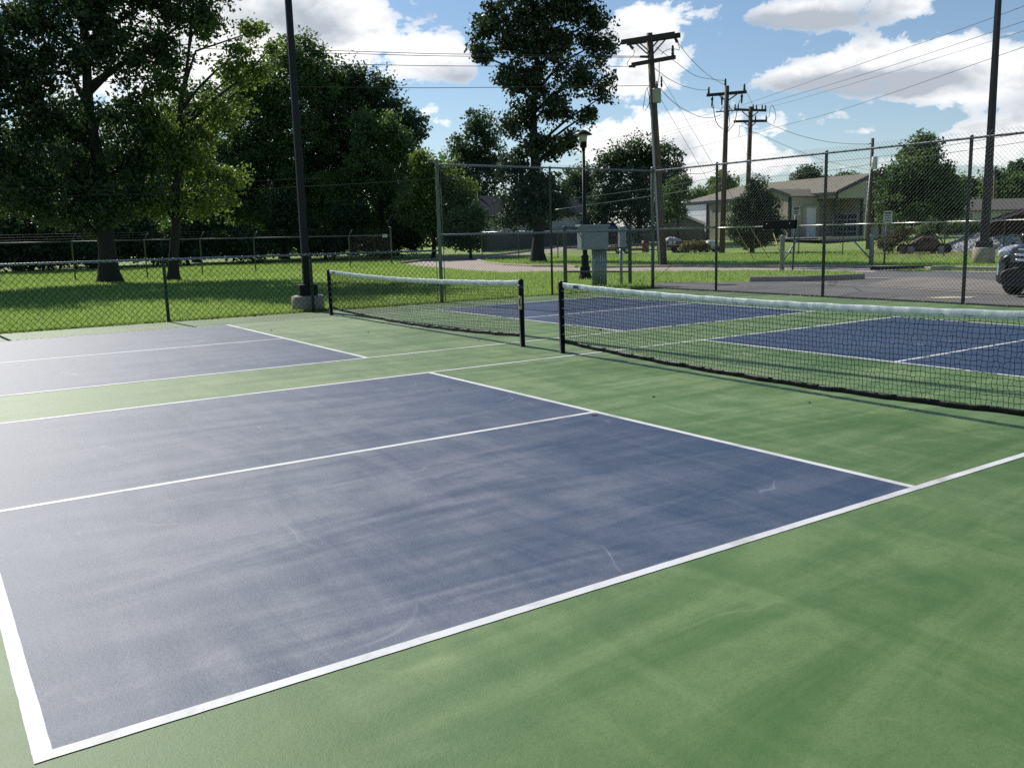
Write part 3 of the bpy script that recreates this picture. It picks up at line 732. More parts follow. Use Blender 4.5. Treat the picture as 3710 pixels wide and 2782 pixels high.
# ------------------------------------------------------------------ utility poles and lines
def ins(mb, p, h=.30, r=.06): mb.lathe(p, [(.02, -.05), (r * .8, 0), (r, h * .2), (r * .6, h * .35), (r, h * .5), (r * .6, h * .65), (r * .8, h * .85), (.02, h)], 10)
B1 = G(1431.7, 575); T1 = PT(1403, 72.4, horiz(B1) + .1)
t = thing('utility_pole', 'leaning wooden utility pole with a grey transformer can and two staggered crossarms', 'utility pole', B1, 0, 'utility poles')
ax1 = T1 - B1
q = MB(); q.tube([Vector((0, 0, -.1)), ax1 * .25, ax1 * .6, ax1], [.205, .19, .165, .13], 14); q.build('pole', M['wood'], t)
def on1(v):  # point on the leaning axis at photo row v
    f = (575 - v) / (575 - 72.4); return ax1 * f
arm_d = Vector((.34, -.94, 0))
for nm, v, a, b, dd, th in (('crossarm', 84, 1.25, 1.30, Vector((.36, -.93, 0)), .14), ('lower_crossarm', 132.5, .95, 1.30, Vector((.22, -.975, 0)), .13)):
    c = on1(v)
    q = MB()
    if nm == 'crossarm':
        for sd in (-1, 1):
            o = Vector((dd.y, -dd.x, 0)) * sd * .17; q.beam(c + o - dd * (a + sd * .05), c + o + dd * (b - sd * .05), .09, .20)
    else:
        q.beam(c + Vector((-.12, -.05, 0)) - dd * a, c + Vector((-.12, -.05, 0)) + dd * b, .12, .16)
    ao = q.build('crossarm', M['wood_dark'], t)
    q = MB()
    for s in (-1, 1):
        for o in (-.16, .16): q.beam(c + dd * s * .62 + Vector((o, 0, -.08)), c + Vector((o, 0, -.62)), .035, .05)
    if nm == 'crossarm': build_each(q, 'brace', M['wood_dark'], ao)
    if nm != 'crossarm':
        i = MB(); ins(i, c + dd * 1.18 + Vector((-.12, -.05, .08)), .42, .07); build_each(i, 'insulator', M['insul'], ao)
def drop(mb, a, b, sag, r=.012, n=10):
    a, b = Vector(a), Vector(b); pts = []
    for k in range(n + 1):
        u = k / n; pts.append(a.lerp(b, u) + Vector((0, 0, -4 * sag * u * (1 - u))))
    mb.tube(pts, r, 5)
for u0, v0, u1, v1 in ((1360, 98, 1368, 106), (1456, 77, 1463, 92)):
    q = MB(); d0 = horiz(B1); q.tube([PT(u0, v0, d0) - B1, PT(u1, v1, d0) - B1], [.05, .07], 8); q.build('strain_insulator', M['insul'], t)
for u0, v0, u1, v1 in ((1382, 123, 1402, 123.5), (1358, 143.8, 1373, 144.2)):
    q = MB(); d0 = horiz(B1); q.tube([PT(u0, v0, d0) - B1, PT(u1, v1, d0) - B1], .055, 8); q.build('strain_insulator', M['insul'], t)
c = on1(205) + VR * .14 - VF * .20; r_ = .185
q = MB(); q.lathe(c, [(r_ * .9, -.30), (r_, -.28), (r_, .24), (r_ * 1.07, .25), (r_ * 1.07, .28), (r_ * .6, .31), (.02, .32)], 20); tr = q.build('transformer', M['greybox'], t)
i = MB(); ins(i, c + VR * .0 + Vector((0, 0, .31)), .30, .05); ins(i, c + VR * .2 + Vector((0, 0, .38)), .42, .05); build_each(i, 'bushing', M['insul'], tr)
q = MB(); d0 = horiz(B1) - .2; q.tube([PT(1405.5, 226, d0) - B1, PT(1412, 330, d0) - B1, PT(1425, 560, d0) - B1, PT(1426, 573, d0) - B1], .045, 8); q.build('conduit', M['greybox'], t)
jm = MB()
for pl in ([(1368, 106), (1371, 112), (1368, 120), (1360, 128), (1355, 136), (1355, 142)], [(1463, 92), (1468, 103), (1468, 109), (1455, 106), (1444, 107), (1434, 112), (1429, 118)], [(1424, 134), (1424, 160), (1422, 180), (1421, 188)], [(1404, 186), (1397, 192), (1394, 200), (1391, 222), (1389, 236), (1394, 240), (1402, 225), (1404, 206)], [(1398, 190), (1402, 206), (1404, 236), (1405, 240)]):
    jm.tube([PT(u, v, d0) - B1 for u, v in pl], .014, 5)
build_each(jm, 'jumper_wire', M['cable'], t)

B2 = G(1559.5, 548); B2.z = 0; h2 = horiz(B2); T2 = PT(1570.5, 186, h2)
t = thing('utility_pole', 'middle utility pole with one crossarm and looping black cables', 'utility pole', B2, 0, 'utility poles')
ax2 = T2 - B2; q = MB(); q.tube([Vector((0, 0, -.1)), ax2 * .5, ax2], [.19, .17, .145], 12); q.build('pole', M['wood'], t)
L2 = lambda u, v, dd=0: PT(u, v, h2 + dd) - B2
q = MB(); q.beam(L2(1527.4, 206.3, 1.0), L2(1612, 199, -1.0), .12, .19); ao = q.build('crossarm', M['wood_dark'], t)
q = MB(); q.beam(L2(1592, 204, -.5), L2(1571, 219), .05, .06); q.beam(L2(1553, 206, .4), L2(1564, 215), .05, .06); build_each(q, 'brace', M['wood_dark'], ao)
i = MB()
for u, v in ((1531, 202), (1608, 195.5), (1567, 184)): ins(i, L2(u, v), .40, .085)
for u, v in ((1538.5, 209), (1559.5, 207), (1602.5, 203)):
    p = L2(u, v); i.lathe(p, [(.03, 0), (.09, -.12), (.06, -.3), (.05, -.55), (.02, -.62)], 8)
build_each(i, 'insulator', M['insul'], ao)
q = MB(); q.beam(L2(1546, 242.5), L2(1587, 239), .06, .07); q.beam(L2(1556, 240), L2(1563, 229.5), .04, .04); q.beam(L2(1581, 238), L2(1571, 227), .04, .04); q.build('bracket', M['galv_dark'], t)
jm = MB()
for pl in ([(1541, 227), (1542.5, 243), (1546, 262), (1552, 272), (1561, 279)], [(1575, 226), (1576.5, 229), (1574, 245), (1577, 270), (1572, 280), (1569, 287)], [(1602, 213), (1596, 222), (1592, 240), (1589, 258), (1585, 270), (1575, 281), (1569, 289)], [(1537, 219), (1537, 230), (1541, 235)]):
    jm.tube([L2(u, v, -.2) for u, v in pl], .026, 6)
build_each(jm, 'jumper_wire', M['cable'], t)

B3 = D(1612, 70); h3 = horiz(B3); T3 = PT(1621.7, 231.3, h3)
t = thing('utility_pole', 'dark utility pole with two crossarms of insulators, rising behind the bushy tree', 'utility pole', B3, 0, 'utility poles')
ax3 = T3 - B3; q = MB(); q.tube([Vector((0, 0, -.1)), ax3 * .5, ax3], [.20, .18, .16], 12); q.build('pole', M['wood'], t)
L3 = lambda u, v, dd=0: PT(u, v, h3 + dd) - B3
for k, (a, b, br, il) in enumerate((((1585.5, 237.2), (1655.8, 239.2), ((1603, 241), (1617, 253), (1638, 242), (1625, 252)), (1588, 1594.5, 1627, 1634, 1646.5, 1653.5)), ((1584.5, 263), (1657, 261.5), ((1608, 265), (1617, 272), (1633, 264), (1624, 273)), (1632, 1655)))):
    q = MB(); q.beam(L3(*a, .0), L3(*b, -.0) , .12, .17); ao = q.build('crossarm', M['wood_dark'], t)
    q = MB(); q.beam(L3(*br[0]), L3(*br[1]), .05, .07); q.beam(L3(*br[2]), L3(*br[3]), .05, .07); build_each(q, 'brace', M['wood_dark'], ao)
    i = MB()
    for u in il:
        f = (u - a[0]) / (b[0] - a[0]); ins(i, L3(u, a[1] + (b[1] - a[1]) * f - 1.2), .36, .07)
    build_each(i, 'insulator', M['insul'], ao)
jm = MB()
for pl in ([(1655, 259), (1662, 250), (1664, 230), (1668, 227), (1674, 238), (1676, 255), (1671, 268)], [(1597.5, 271), (1597, 290), (1594, 297)]):
    jm.tube([L3(u, v, -.2) for u, v in pl], .018, 5)
build_each(jm, 'jumper_wire', M['cable'], t)

B4 = D(1876, 66); h4 = horiz(B4); L4 = lambda u, v, dd=0: PT(u, v, h4 + dd) - B4
t = thing('utility_pole', 'slim grey utility pole with a small white transformer, in front of the tan building', 'utility pole', B4, 0, 'utility poles')
q = MB(); q.tube([Vector((0, 0, -.1)), L4(1885.3, 299)], [.15, .10], 10); q.build('pole', M['wood'], t)
q = MB(); q.lathe(L4(1889, 352, -.25), [(.17, -.42), (.19, -.4), (.19, .36), (.1, .42), (.01, .43)], 14); q.build('transformer', M['white'], t)
q = MB(); q.tube([L4(1866.5, 520, -.3), L4(1871, 460, -.3), L4(1881, 360, -.3)], .035, 6); q.build('conduit', M['white'], t)
q = MB(); q.tube([L4(1885, 309), L4(1876, 312)], .04, 6); q.build('bracket', M['galv_dark'], t)
B5 = D(2147, 105); h5 = horiz(B5)
t = thing('utility_pole', 'distant thin utility pole in front of the grey roofed house', 'utility pole', B5, 0, 'utility poles')
q = MB(); q.tube([Vector((0, 0, -.1)), PT(2149, 366, h5) - B5], [.16, .11], 8); q.build('pole', M['wood'], t)
q = MB(); q.beam(PT(2141, 371, h5) - B5, PT(2157, 370, h5) - B5, .1, .14); q.build('crossarm', M['wood_dark'], t)

NW = [0]
def line(label, pts, r=.013, mat='cable', n=24, name='power_line'):
    """pts: (u, v, dist) knots, joined by a smooth 3-d curve"""
    K = [PT(u, v, d) for u, v, d in pts]; out = []
    m = len(K)
    for k in range(m - 1):
        p0 = K[max(k - 1, 0)]; p1 = K[k]; p2 = K[k + 1]; p3 = K[min(k + 2, m - 1)]
        for j in range(n if k < m - 2 else n + 1):
            u = j / n
            out.append(.5 * ((2 * p1) + (p2 - p0) * u + (2 * p0 - 5 * p1 + 4 * p2 - p3) * u * u + (3 * p1 - p0 - 3 * p2 + p3) * u ** 3))
    o = out[0].copy(); q = MB(); q.tube([p - o for p in out], r, 5)
    ob = q.build(name, M[mat], None, o); tag(ob, label, 'power line', 'overhead power lines'); return ob
d1 = h1 = horiz(B1)
line('uppermost of the long wires strung left from the leaning utility pole', [(-260, 64, 37), (0, 79, 38), (536, 103, 40), (813, 113, 41), (989, 117.5, 41.3), (1383, 122.3, d1)], .0135)
line('second of the long wires strung left, just under the uppermost wire', [(-260, 70, 37), (0, 84.5, 38), (536, 109.5, 40), (813, 118, 41), (989, 122, 41.3), (1383, 124.6, d1)], .0135)
line('third long wire strung left, ending at the lower crossarm insulator', [(-260, 97, 37), (0, 111, 38), (536, 134, 40), (813, 140.5, 41), (989, 143.2, 41.3), (1359, 144, d1)], .0135)
line('lowest long wire strung left, ending just above the transformer can', [(-260, 158, 37), (0, 169.5, 38), (536, 186, 40), (813, 189.5, 41), (989, 190, 41.3), (1403, 185.6, d1)], .0135)
line('upper of the two low wires crossing the shade trees on the left', [(-200, 415, 34), (0, 409, 34.5), (392, 396.7, 35.5), (700, 385, 36.5)], .011)
line('lower dark cable crossing the shade trees and the tall fence corner', [(-200, 436, 34), (0, 429, 34.5), (475, 412, 35.5), (851, 392.5, 37), (1077, 375, 40)], .014)
line('wire sagging from the upper crossarm end to the middle utility pole', [(1463, 90, d1), (1490, 125, d1 + 6), (1530, 163, d1 + 13), (1564, 183.5, h2)], .0135)
line('wire sagging from the lower crossarm to the top insulator of the middle pole', [(1418, 103, d1), (1455, 131, d1 + 5), (1501, 163.5, d1 + 12), (1540, 172, d1 + 16), (1567, 175, h2)], .0135)
line('wire sagging from the leaning pole to the left insulator of the middle pole', [(1414, 148, d1), (1440, 168, d1 + 4), (1475.7, 186, d1 + 10), (1510, 194.5, d1 + 15), (1531, 194.5, h2)], .0135)
line('lower cable sagging from beside the transformer to the middle pole', [(1427, 193, d1), (1450, 217, d1 + 5), (1475.7, 236, d1 + 9), (1510, 252, d1 + 14), (1535, 255, d1 + 17), (1558, 248, h2)], .015)
line('wire falling from the right end of the middle pole crossarm to the far pole', [(1612, 199, h2), (1622, 218, h2 + 5), (1629, 235, h3)], .012)
line('wire sagging right from the dark two-arm pole to the slim grey pole', [(1657, 263, h3), (1664, 269, h3), (1729, 293.5, h3 - 1), (1800, 308.5, h3 - 2), (1876, 312, h4)], .015)
line('wire sagging from the lower crossarm down behind the tall fence top', [(1597.5, 271, h3), (1660, 299, h3 + 3), (1733, 329.6, h3 + 6), (1800, 352, h3 + 10), (1900, 372, h3 + 16)], .013)
line('highest thin wire climbing right across the white cloud', [(1229, 324.5, 100), (1350, 293, 88), (1541, 244, 74), (1587, 233, h3), (1657.5, 209, 64), (1880, 131.5, 50), (2100, 55, 42), (2280, -12, 36)], .012)
line('second thin wire climbing right across the grey cloud', [(1234, 338, 100), (1408, 293, 84), (1546, 259, 75), (1594, 236, h3), (1657.5, 223, 64), (1900, 150.5, 50), (2153, 66.5, 42), (2280, 22, 36)], .012)
line('third thin wire climbing right, close below the second', [(1244, 343, 100), (1408, 300.6, 84), (1551, 264, 75), (1632, 240, h3), (1700, 222, 64), (1900, 164, 50), (2153, 86, 42), (2280, 45, 36)], .009)
line('lowest thin wire climbing right past the two-arm pole to the far light pole', [(1304.7, 365, 95), (1425, 337, 84), (1614, 292, h3), (1657.5, 280.5, 66), (1821, 236.5, 54), (2212, 102, 40), (2280, 77, 38)], .012)
line('bright sunlit wire rising behind the tall fence towards the tan building', [(1200, 453, 44), (1237.4, 447.6, 44), (1391, 426, 46), (1449, 417.5, 48), (1556, 398.6, h2)], .016, 'cable_bright')
line('fine sunlit wire above the bright wire behind the tall fence', [(1200, 433, 60), (1242, 428, 60), (1330, 417.4, 60), (1449, 401, 60), (1488, 394, 60), (1570, 380, h2)], .012, 'cable_bright')
line('pale wire drooping from the leaning pole across the dark tree to the middle pole', [(1304, 365, 58), (1425, 371, 56), (1500, 376, 56), (1535, 371, 58), (1559, 357, h2)], .014)
line('thin wire crossing the sky in front of the tan building roof', [(1600, 392, h3), (1650, 384, 68), (1780, 370, 58), (1960, 344, 46), (2212, 307, 38), (2300, 293, 36)], .011)
line('thin wire slanting over the tree beside the parking lot', [(1657, 362, 62), (1880, 341, 52), (2076, 310, 42), (2212, 288, 38), (2300, 272, 36)], .011)
def guy(label, a, b, da, gp):
    A = PT(a[0], a[1], da); Bp = G(*b); q = MB(); o = Bp.copy(); q.tube([A - o, Vector((0, 0, 0))], .008, 5)
    w = q.build('guy_wire', M['cable'], None, o); tag(w, label, 'guy wire', 'guy wires of the utility poles')
    g = MB(); dv = (A - o).normalized(); g.tube([dv * .1, dv * 2.3], .022, 8); g.build('guy_guard', M['yellowpl'], w)
guy('left guy wire of the leaning pole, reaching the lawn with a yellow guard', (1421.7, 205), (1630, 563), d1, 0)
guy('right guy wire of the leaning pole, reaching the lawn with a yellow guard', (1423, 158.5), (1662, 560), d1, 0)
guy('guy wire of the middle pole ending near the pipe gate', (1572, 215), (1690, 561), h2, 0)

# ------------------------------------------------------------------ gate and signs
def gate_leaf(label, up, ub, vb, u_end, v_end, v_bar, diag, second=None):
    P = G(ub, vb); P.z = 0; h = horiz(P); E_ = PT(u_end, v_end, h + (.6 if u_end > ub else -.3)) - P
    t = thing('pipe_gate', label, 'gate', P, 0, 'pipe gates by the parking lot'); zt = ZAT(up[0], up[1], P)
    q = MB(); q.lathe((0, 0, 0), [(.085, -.05), (.085, zt - .03), (.09, zt - .02), (.06, zt + .02), (.005, zt + .03)], 14); q.build('post', M['galv'], t)
    zb = ZAT(ub, v_bar, P); q = MB(); q.tube([Vector((0, 0, zb)), Vector((E_.x, E_.y, zb))], .032, 8); q.build('bar', M['galv_dark'], t)
    (u0, v0), (u1, v1) = diag; f0 = abs(u1 - ub) / abs(u_end - ub)
    q = MB(); q.tube([Vector((0, 0, .28)), Vector((E_.x * f0, E_.y * f0, zb - .02))], .03, 8); build_each(q, 'brace', M['galv'], t)
    return t
gate_leaf('left leaf of the pipe gate with a bright diagonal brace and thick post', (1689, 509), 1689, 585.6, 1768, 520, 517.5, ((1693, 577), (1721, 523)))
gate_leaf('right leaf of the pipe gate with a dark diagonal brace and white capped post', (1881.4, 508), 1881.4, 577, 1775, 522, 518.5, ((1879, 575), (1843, 522)))
def road_sign(label, u, vb, ut, v0, v1, w):
    P = G(u, vb); P.z = 0; t = thing('sign_post', label, 'sign', P); zt = ZAT(ut, v0, P); z1 = ZAT(ut, v1, P)
    e = Vector((ray(ut, v0) - ray(u, v0))) * horiz(P); e.z = 0
    q = MB(); q.tube([(0, 0, -.05), (e.x, e.y, zt - .04)], .035, 8); q.build('post', M['galv_dark'], t)
    c = Vector((e.x, e.y, (zt + z1) / 2)) - VF * .05
    q = MB(); q.beam(c - VR * w / 2, c + VR * w / 2, .006, zt - z1); po = q.build('plate', M['offwhite'], t)
    q = MB(); f = -VF * .007
    for k in range(4):
        zz = (zt - z1) * (.32 - .2 * k); q.beam(c + f - VR * w * .36 + Vector((0, 0, zz)), c + f + VR * w * (.36 - .1 * (k % 2)) + Vector((0, 0, zz)), .002, .03 if k else .06)
    q.build('sign_text', M['trimdark'], po)
road_sign('small upright sign on a thin post in front of the tan building', 1712, 585.6, 1716.5, 447, 466, .26)
road_sign('small weathered sign on a post right of the pipe gate', 1909, 576, 1913, 456, 483, .34)

# ------------------------------------------------------------------ buildings
def tan_building():
    A = D(1806, 82); Bb = D(1476, 100); z0 = A.z - .2
    ab = Vector((Bb.x - A.x, Bb.y - A.y, 0)); Lw = ab.length; ab.normalize(); nb = Vector((-ab.y, ab.x, 0))
    if nb.dot(Vector((CAM.x - A.x, CAM.y - A.y, 0))) > 0: nb = -nb      # pointing away from the camera
    ze = ZAT(1806, 414, A)
    w = 6.0
    for k in range(60):
        p = A + nb * w / 2; rel = p - CAM; u = (rel.dot(CR) / rel.dot(CF) * F_PX + IW / 2 + PX0) / S22
        if u >= 1881: break
        w += .3
    Rd = A + nb * w / 2; zr = ZAT(1881, 374, Rd)
    t = thing('metal_building', 'long tan metal building with a ribbed roof, dark trim and corner porch', 'building', (A.x, A.y, 0), 0)
    def X(a, n, z): p = ab * a + nb * n; return Vector((p.x, p.y, z))
    po = 3.6; pd = 2.6                                              # corner porch opening along the wall / gable
    ph = ZAT(1806, 428.5, A)
    q = MB()
    # long wall: right part over the porch, then the rest
    q.thick([X(po, 0, z0), X(Lw, 0, z0), X(Lw, 0, ze), X(po, 0, ze)], .15)
    q.thick([X(0, 0, ph), X(po, 0, ph), X(po, 0, ze), X(0, 0, ze)], .15)
    pd = w * .36
    q.thick([X(.0, w, z0), X(0, pd, z0), X(0, pd, ph), X(0, 0, ph), X(0, 0, ze), X(0, w / 2, zr - .05), X(0, w, ze)], .15)
    q.thick([X(Lw, 0, z0), X(Lw, w, z0), X(Lw, w, ze), X(Lw, 0, ze)], .15)
    q.thick([X(0, w, z0), X(0, w, ze), X(Lw, w, ze), X(Lw, w, z0)], .15)
    q.thick([X(0, pd, z0), X(po, pd, z0), X(po, pd, ph), X(0, pd, ph)], .1)
    q.thick([X(po, pd, z0), X(po, 0, z0), X(po, 0, ph), X(po, pd, ph)], .1)
    q.thick([X(0, 0, ph + .01), X(po, 0, ph + .01), X(po, pd, ph + .01), X(0, pd, ph + .01)], .05)
    q.build('wall', M['tanmetal'], t)
    ov = .35; q = MB(); hip = 5.5
    q.thick([X(-ov, -ov, ze - .06), X(Lw + ov, -ov, ze - .06), X(Lw - hip, w / 2, zr), X(-ov, w / 2, zr)], -.08)
    q.thick([X(Lw + ov, -ov, ze - .06), X(Lw + ov, w + ov, ze - .06), X(Lw - hip, w / 2, zr)], -.08)
    q.thick([X(-ov, w / 2, zr), X(Lw - hip, w / 2, zr), X(Lw + ov, w + ov, ze - .06), X(-ov, w + ov, ze - .06)], -.08)
    ro = q.build('roof', M['tanroof'], t)
    q = MB()
    q.beam(X(-ov - .06, -ov, ze - .08), X(-ov - .06, w / 2, zr - .02), .10, .30); q.beam(X(-ov - .06, w + ov, ze - .08), X(-ov - .06, w / 2, zr - .02), .10, .30)
    q.beam(X(-ov, -ov - .06, ze - .14), X(Lw + ov, -ov - .06, ze - .14), .10, .22)
    q.build('fascia', M['trimdark'], ro)
    q = MB()
    for a, n in ((0, 0), (po, -.02), (-.02, pd)):
        q.beam(X(a, n - .02, z0), X(a, n - .02, ph + (ze - ph if a == 0 and n == 0 else .1)), .24, .24)
    q.beam(X(-.05, -.06, ph), X(po, -.06, ph), .10, .22); q.beam(X(-.06, 0, ph), X(-.06, pd, ph), .10, .22)
    build_each(q, 'porch_trim', M['trimdark'], t)
    for (a0, a1, zt_) in ((po - 1.1, po - .2, 2.3),):
        d = MB(); d.beam(X(a0, pd - .16, z0 + zt_ / 2 + .2), X(a1, pd - .16, z0 + zt_ / 2 + .2), .06, zt_); d.build('door', M['white'], t)
    for k in range(2):
        a0 = .35 + k * 1.2
        wq = MB(); wq.beam(X(a0, pd - .16, z0 + 1.4), X(a0 + 1.1, pd - .16, z0 + 1.4), .06, 2.2); wo = wq.build('window', M['white'], t)
        g = MB()
        for i in range(3):
            for j in range(4):
                g.beam(X(a0 + .07 + i * .36, pd - .205, z0 + .62 + j * .52), X(a0 + .37 + i * .36, pd - .205, z0 + .62 + j * .52), .012, .44)
        g.build('pane', M['glass'], wo)
    q = MB(); q.thick([X(-3, -4.5, z0 + .28), X(po + 2, -4.5, z0 + .28), X(po + 2, pd, z0 + .28), X(-3, pd, z0 + .28)], .2); q.build('bounce_slab', M['kerbcon'], t)  # pale floor and apron added to bounce light into the porch
    vq = MB(); vq.beam(X(-.17, w * .44, ze + .5), X(-.17, w * .50, ze + .5), .05, .25); vq.build('gable_vent', M['trimdark'], t)
    vq = MB(); vq.beam(X(-.17, w * .62, ze - .7), X(-.17, w * .68, ze - .7), .05, .5); vq.build('window', M['glass'], t)
    # garage door at the far end of the long wall
    def a_at(u, n=0):   # distance along the wall seen at column u
        lo, hi = 0, Lw
        for _ in range(30):
            m = (lo + hi) / 2; p = A + ab * m + nb * n; rel = p - CAM; uu = (rel.dot(CR) / rel.dot(CF) * F_PX + IW / 2 + PX0) / S22
            if uu > u: lo = m
            else: hi = m
        return (lo + hi) / 2
    g0, g1 = a_at(1529), a_at(1485)
    q = MB(); q.beam(X(g0, -.20, z0 + 2.0), X(g1, -.20, z0 + 2.0), .08, 3.9); gd = q.build('garage_door', M['white'], t)
    q = MB()
    for k in range(1, 7): q.beam(X(g0, -.246, z0 + .1 + k * .55), X(g1, -.246, z0 + .1 + k * .55), .01, .03)
    q.build('panel_groove', M['offwhite'], gd)
    q = MB(); q.beam(X(g1 + .12, -.21, z0), X(g1 + .12, -.21, z0 + 4.1), .1, .22); q.beam(X(g0 - .1, -.21, z0 + 4.02), X(g1 + .23, -.21, z0 + 4.02), .1, .14); build_each(q, 'door_trim', M['trimdark'], gd)
    # front block with its own small gable
    pr = 3.0; b0, b1, bm = a_at(1706, -pr), a_at(1531, -pr), a_at(1640, -pr)
    zb = ZAT(1706, 424, A + ab * b0 - nb * pr); za = ZAT(1674, 411, A + ab * (b0 + bm) / 2 - nb * pr)
    q = MB()
    q.thick([X(b0, -pr, z0), X(b1, -pr, z0), X(b1, -pr, zb), X(bm, -pr, zb), X((b0 + bm) / 2, -pr, za), X(b0, -pr, zb)], .15)
    q.thick([X(b0, -pr, z0), X(b0, -pr, zb), X(b0, .1, zb), X(b0, .1, z0)], .15)
    q.thick([X(b1, -pr, z0), X(b1, -.1, z0), X(b1, -.1, zb), X(b1, -pr, zb)], .15)
    q.build('wall', M['tanmetal'], t)
    q = MB(); mm = (b0 + bm) / 2
    q.thick([X(bm - .1, -pr - .3, zb + .03), X(b1 + .3, -pr - .3, zb + .03), X(b1 + .3, .6, zb + .5), X(bm - .1, .6, zb + .5)], -.1)
    q.thick([X(b0 - .3, -pr - .3, zb), X(mm, -pr - .3, za + .1), X(mm, 2.5, za + .1), X(b0 - .3, 2.5, zb)], -.1)
    q.thick([X(mm, -pr - .3, za + .1), X(bm + .3, -pr - .3, zb), X(bm + .3, 2.5, zb), X(mm, 2.5, za + .1)], -.1)
    ro2 = q.build('roof', M['tanroof'], t)
    q = MB(); q.beam(X(b0 - .3, -pr - .36, zb), X(mm, -pr - .36, za + .08), .1, .26); q.beam(X(mm, -pr - .36, za + .08), X(bm + .3, -pr - .36, zb), .1, .26); q.beam(X(bm + .3, -pr - .37, zb - .05), X(b1 + .3, -pr - .37, zb - .05), .1, .30)
    q.build('fascia', M['trimdark'], ro2)
    q = MB(); q.beam(X(b1, -pr - .1, z0), X(b1, -pr - .1, zb), .25, .25); q.beam(X(b0 - .03, -pr - .06, z0), X(b0 - .03, -pr - .06, zb), .25, .25); build_each(q, 'corner_trim', M['trimdark'], t)
    c = A + ab * (a_at(1735, -1.2)) - nb * 1.2
    k = thing('storage_cabinet', 'tall white storage cabinet standing by the tan building wall', 'cabinet', (c.x, c.y, c.z), math.atan2(ab.y, ab.x))
    q = MB(); q.box(-1.0, 1.0, -.5, .5, 0, 2.75); q.build('body', M['white'], k, bevel=.03)
    q = MB(); q.box(-1.06, 1.06, -.56, .56, 2.75, 2.9); q.build('lid', M['offwhite'], k, bevel=.02)
    q = MB()
    for s in (-1, 1): q.box(s * .5 - .44, s * .5 + .44, -.53, -.501, .15, 2.6)
    for s in (-1, 1): q.box(s * .5 - .44, s * .5 + .44, .501, .53, .15, 2.6)
    q.build('door', M['offwhite'], k, bevel=.01)
tan_building()

def gable_house(name, label, P, rz, w, l, eave, ridge, wallm, roofm, windows=(), cat='house', ov=.3, barge='white'):
    """l along local x (ridge), w along local y; front faces -y"""
    t = thing(name, label, cat, P, rz); q = MB(); a, b = l / 2, w / 2
    q.thick([(-a, -b, -.3), (a, -b, -.3), (a, -b, eave), (-a, -b, eave)], .15); q.thick([(a, b, -.3), (-a, b, -.3), (-a, b, eave), (a, b, eave)], .15)
    q.thick([(a, -b, -.3), (a, b, -.3), (a, b, eave), (a, 0, ridge - .05), (a, -b, eave)], .15); q.thick([(-a, b, -.3), (-a, -b, -.3), (-a, -b, eave), (-a, 0, ridge - .05), (-a, b, eave)], .15)
    q.build('wall', M[wallm], t)
    q = MB(); sl = (ridge - eave) / b; ze = eave - ov * sl
    q.thick([(-a - ov, -b - ov, ze), (a + ov, -b - ov, ze), (a + ov, 0, ridge), (-a - ov, 0, ridge)], -.12); q.thick([(a + ov, b + ov, ze), (-a - ov, b + ov, ze), (-a - ov, 0, ridge), (a + ov, 0, ridge)], -.12)
    ro = q.build('roof', M[roofm], t)
    q = MB()
    for s in (-1, 1):
        for e in (-1, 1): q.beam((s * (a + ov + .03), e * (b + ov), ze), (s * (a + ov + .03), 0, ridge), .05, .24)
    build_each(q, 'barge_board', M[barge], ro)
    for (side, c, z, ww, hh) in windows:
        f = MB(); g = MB()
        if side == 'f': f.box(c - ww / 2, c + ww / 2, -b - .06, -b - .002, z, z + hh); g.box(c - ww / 2 + .08, c + ww / 2 - .08, -b - .075, -b - .061, z + .08, z + hh - .08)
        elif side == 'l': f.box(-a - .06, -a - .002, c - ww / 2, c + ww / 2, z, z + hh); g.box(-a - .075, -a - .061, c - ww / 2 + .08, c + ww / 2 - .08, z + .08, z + hh - .08)
        else: f.box(a + .002, a + .06, c - ww / 2, c + ww / 2, z, z + hh); g.box(a + .061, a + .075, c - ww / 2 + .08, c + ww / 2 - .08, z + .08, z + hh - .08)
        fo = f.build('window', M['white'], t); g.build('pane', M['glass'], fo)
    return t
ang = math.atan2(VR.y, VR.x)
PH = D(1146, 86); eave = ZAT(1075, 468, PH) - PH.z; ridge = ZAT(1075, 426, PH) - PH.z
hh = gable_house('white_house', 'white house with a steep dark roof, half hidden by the big oak', PH, ang + R(14), 7.0, 10.0, eave, ridge, 'siding', 'roofdark', (('f', -2.6, .9, 1.1, 1.3), ('f', .4, .9, 1.3, 1.3), ('l', 0, 1.0, 1.2, 1.3), ('l', 0, 4.0, .9, 1.0)), ov=.35)
# cross gable of the house facing the court
g = MB(); e0 = -3.5 - 1.2
g.thick([(-3.9, e0, -.3), (-1.3, e0, -.3), (-1.3, e0, eave - .3), (-2.6, e0, ridge - 1.3), (-3.9, e0, eave - .3)], .12); g.thick([(-1.3, e0, -.3), (-1.3, -3.5, -.3), (-1.3, -3.5, eave - .3), (-1.3, e0, eave - .3)], .1)
g.thick([(-3.9, -3.5, -.3), (-3.9, e0, -.3), (-3.9, e0, eave - .3), (-3.9, -3.5, eave - .3)], .1); wg = g.build('front_gable', M['siding'], hh)
g = MB(); g.thick([(-2.6, e0 - .3, ridge - 1.2), (-1.0, e0 - .3, eave - .55), (-1.0, -1.2, eave - .55), (-2.6, -1.2, ridge - 1.2)], -.1); g.thick([(-4.2, e0 - .3, eave - .55), (-2.6, e0 - .3, ridge - 1.2), (-2.6, -1.2, ridge - 1.2), (-4.2, -1.2, eave - .55)], -.1); g.build('gable_roof', M['roofdark'], hh)
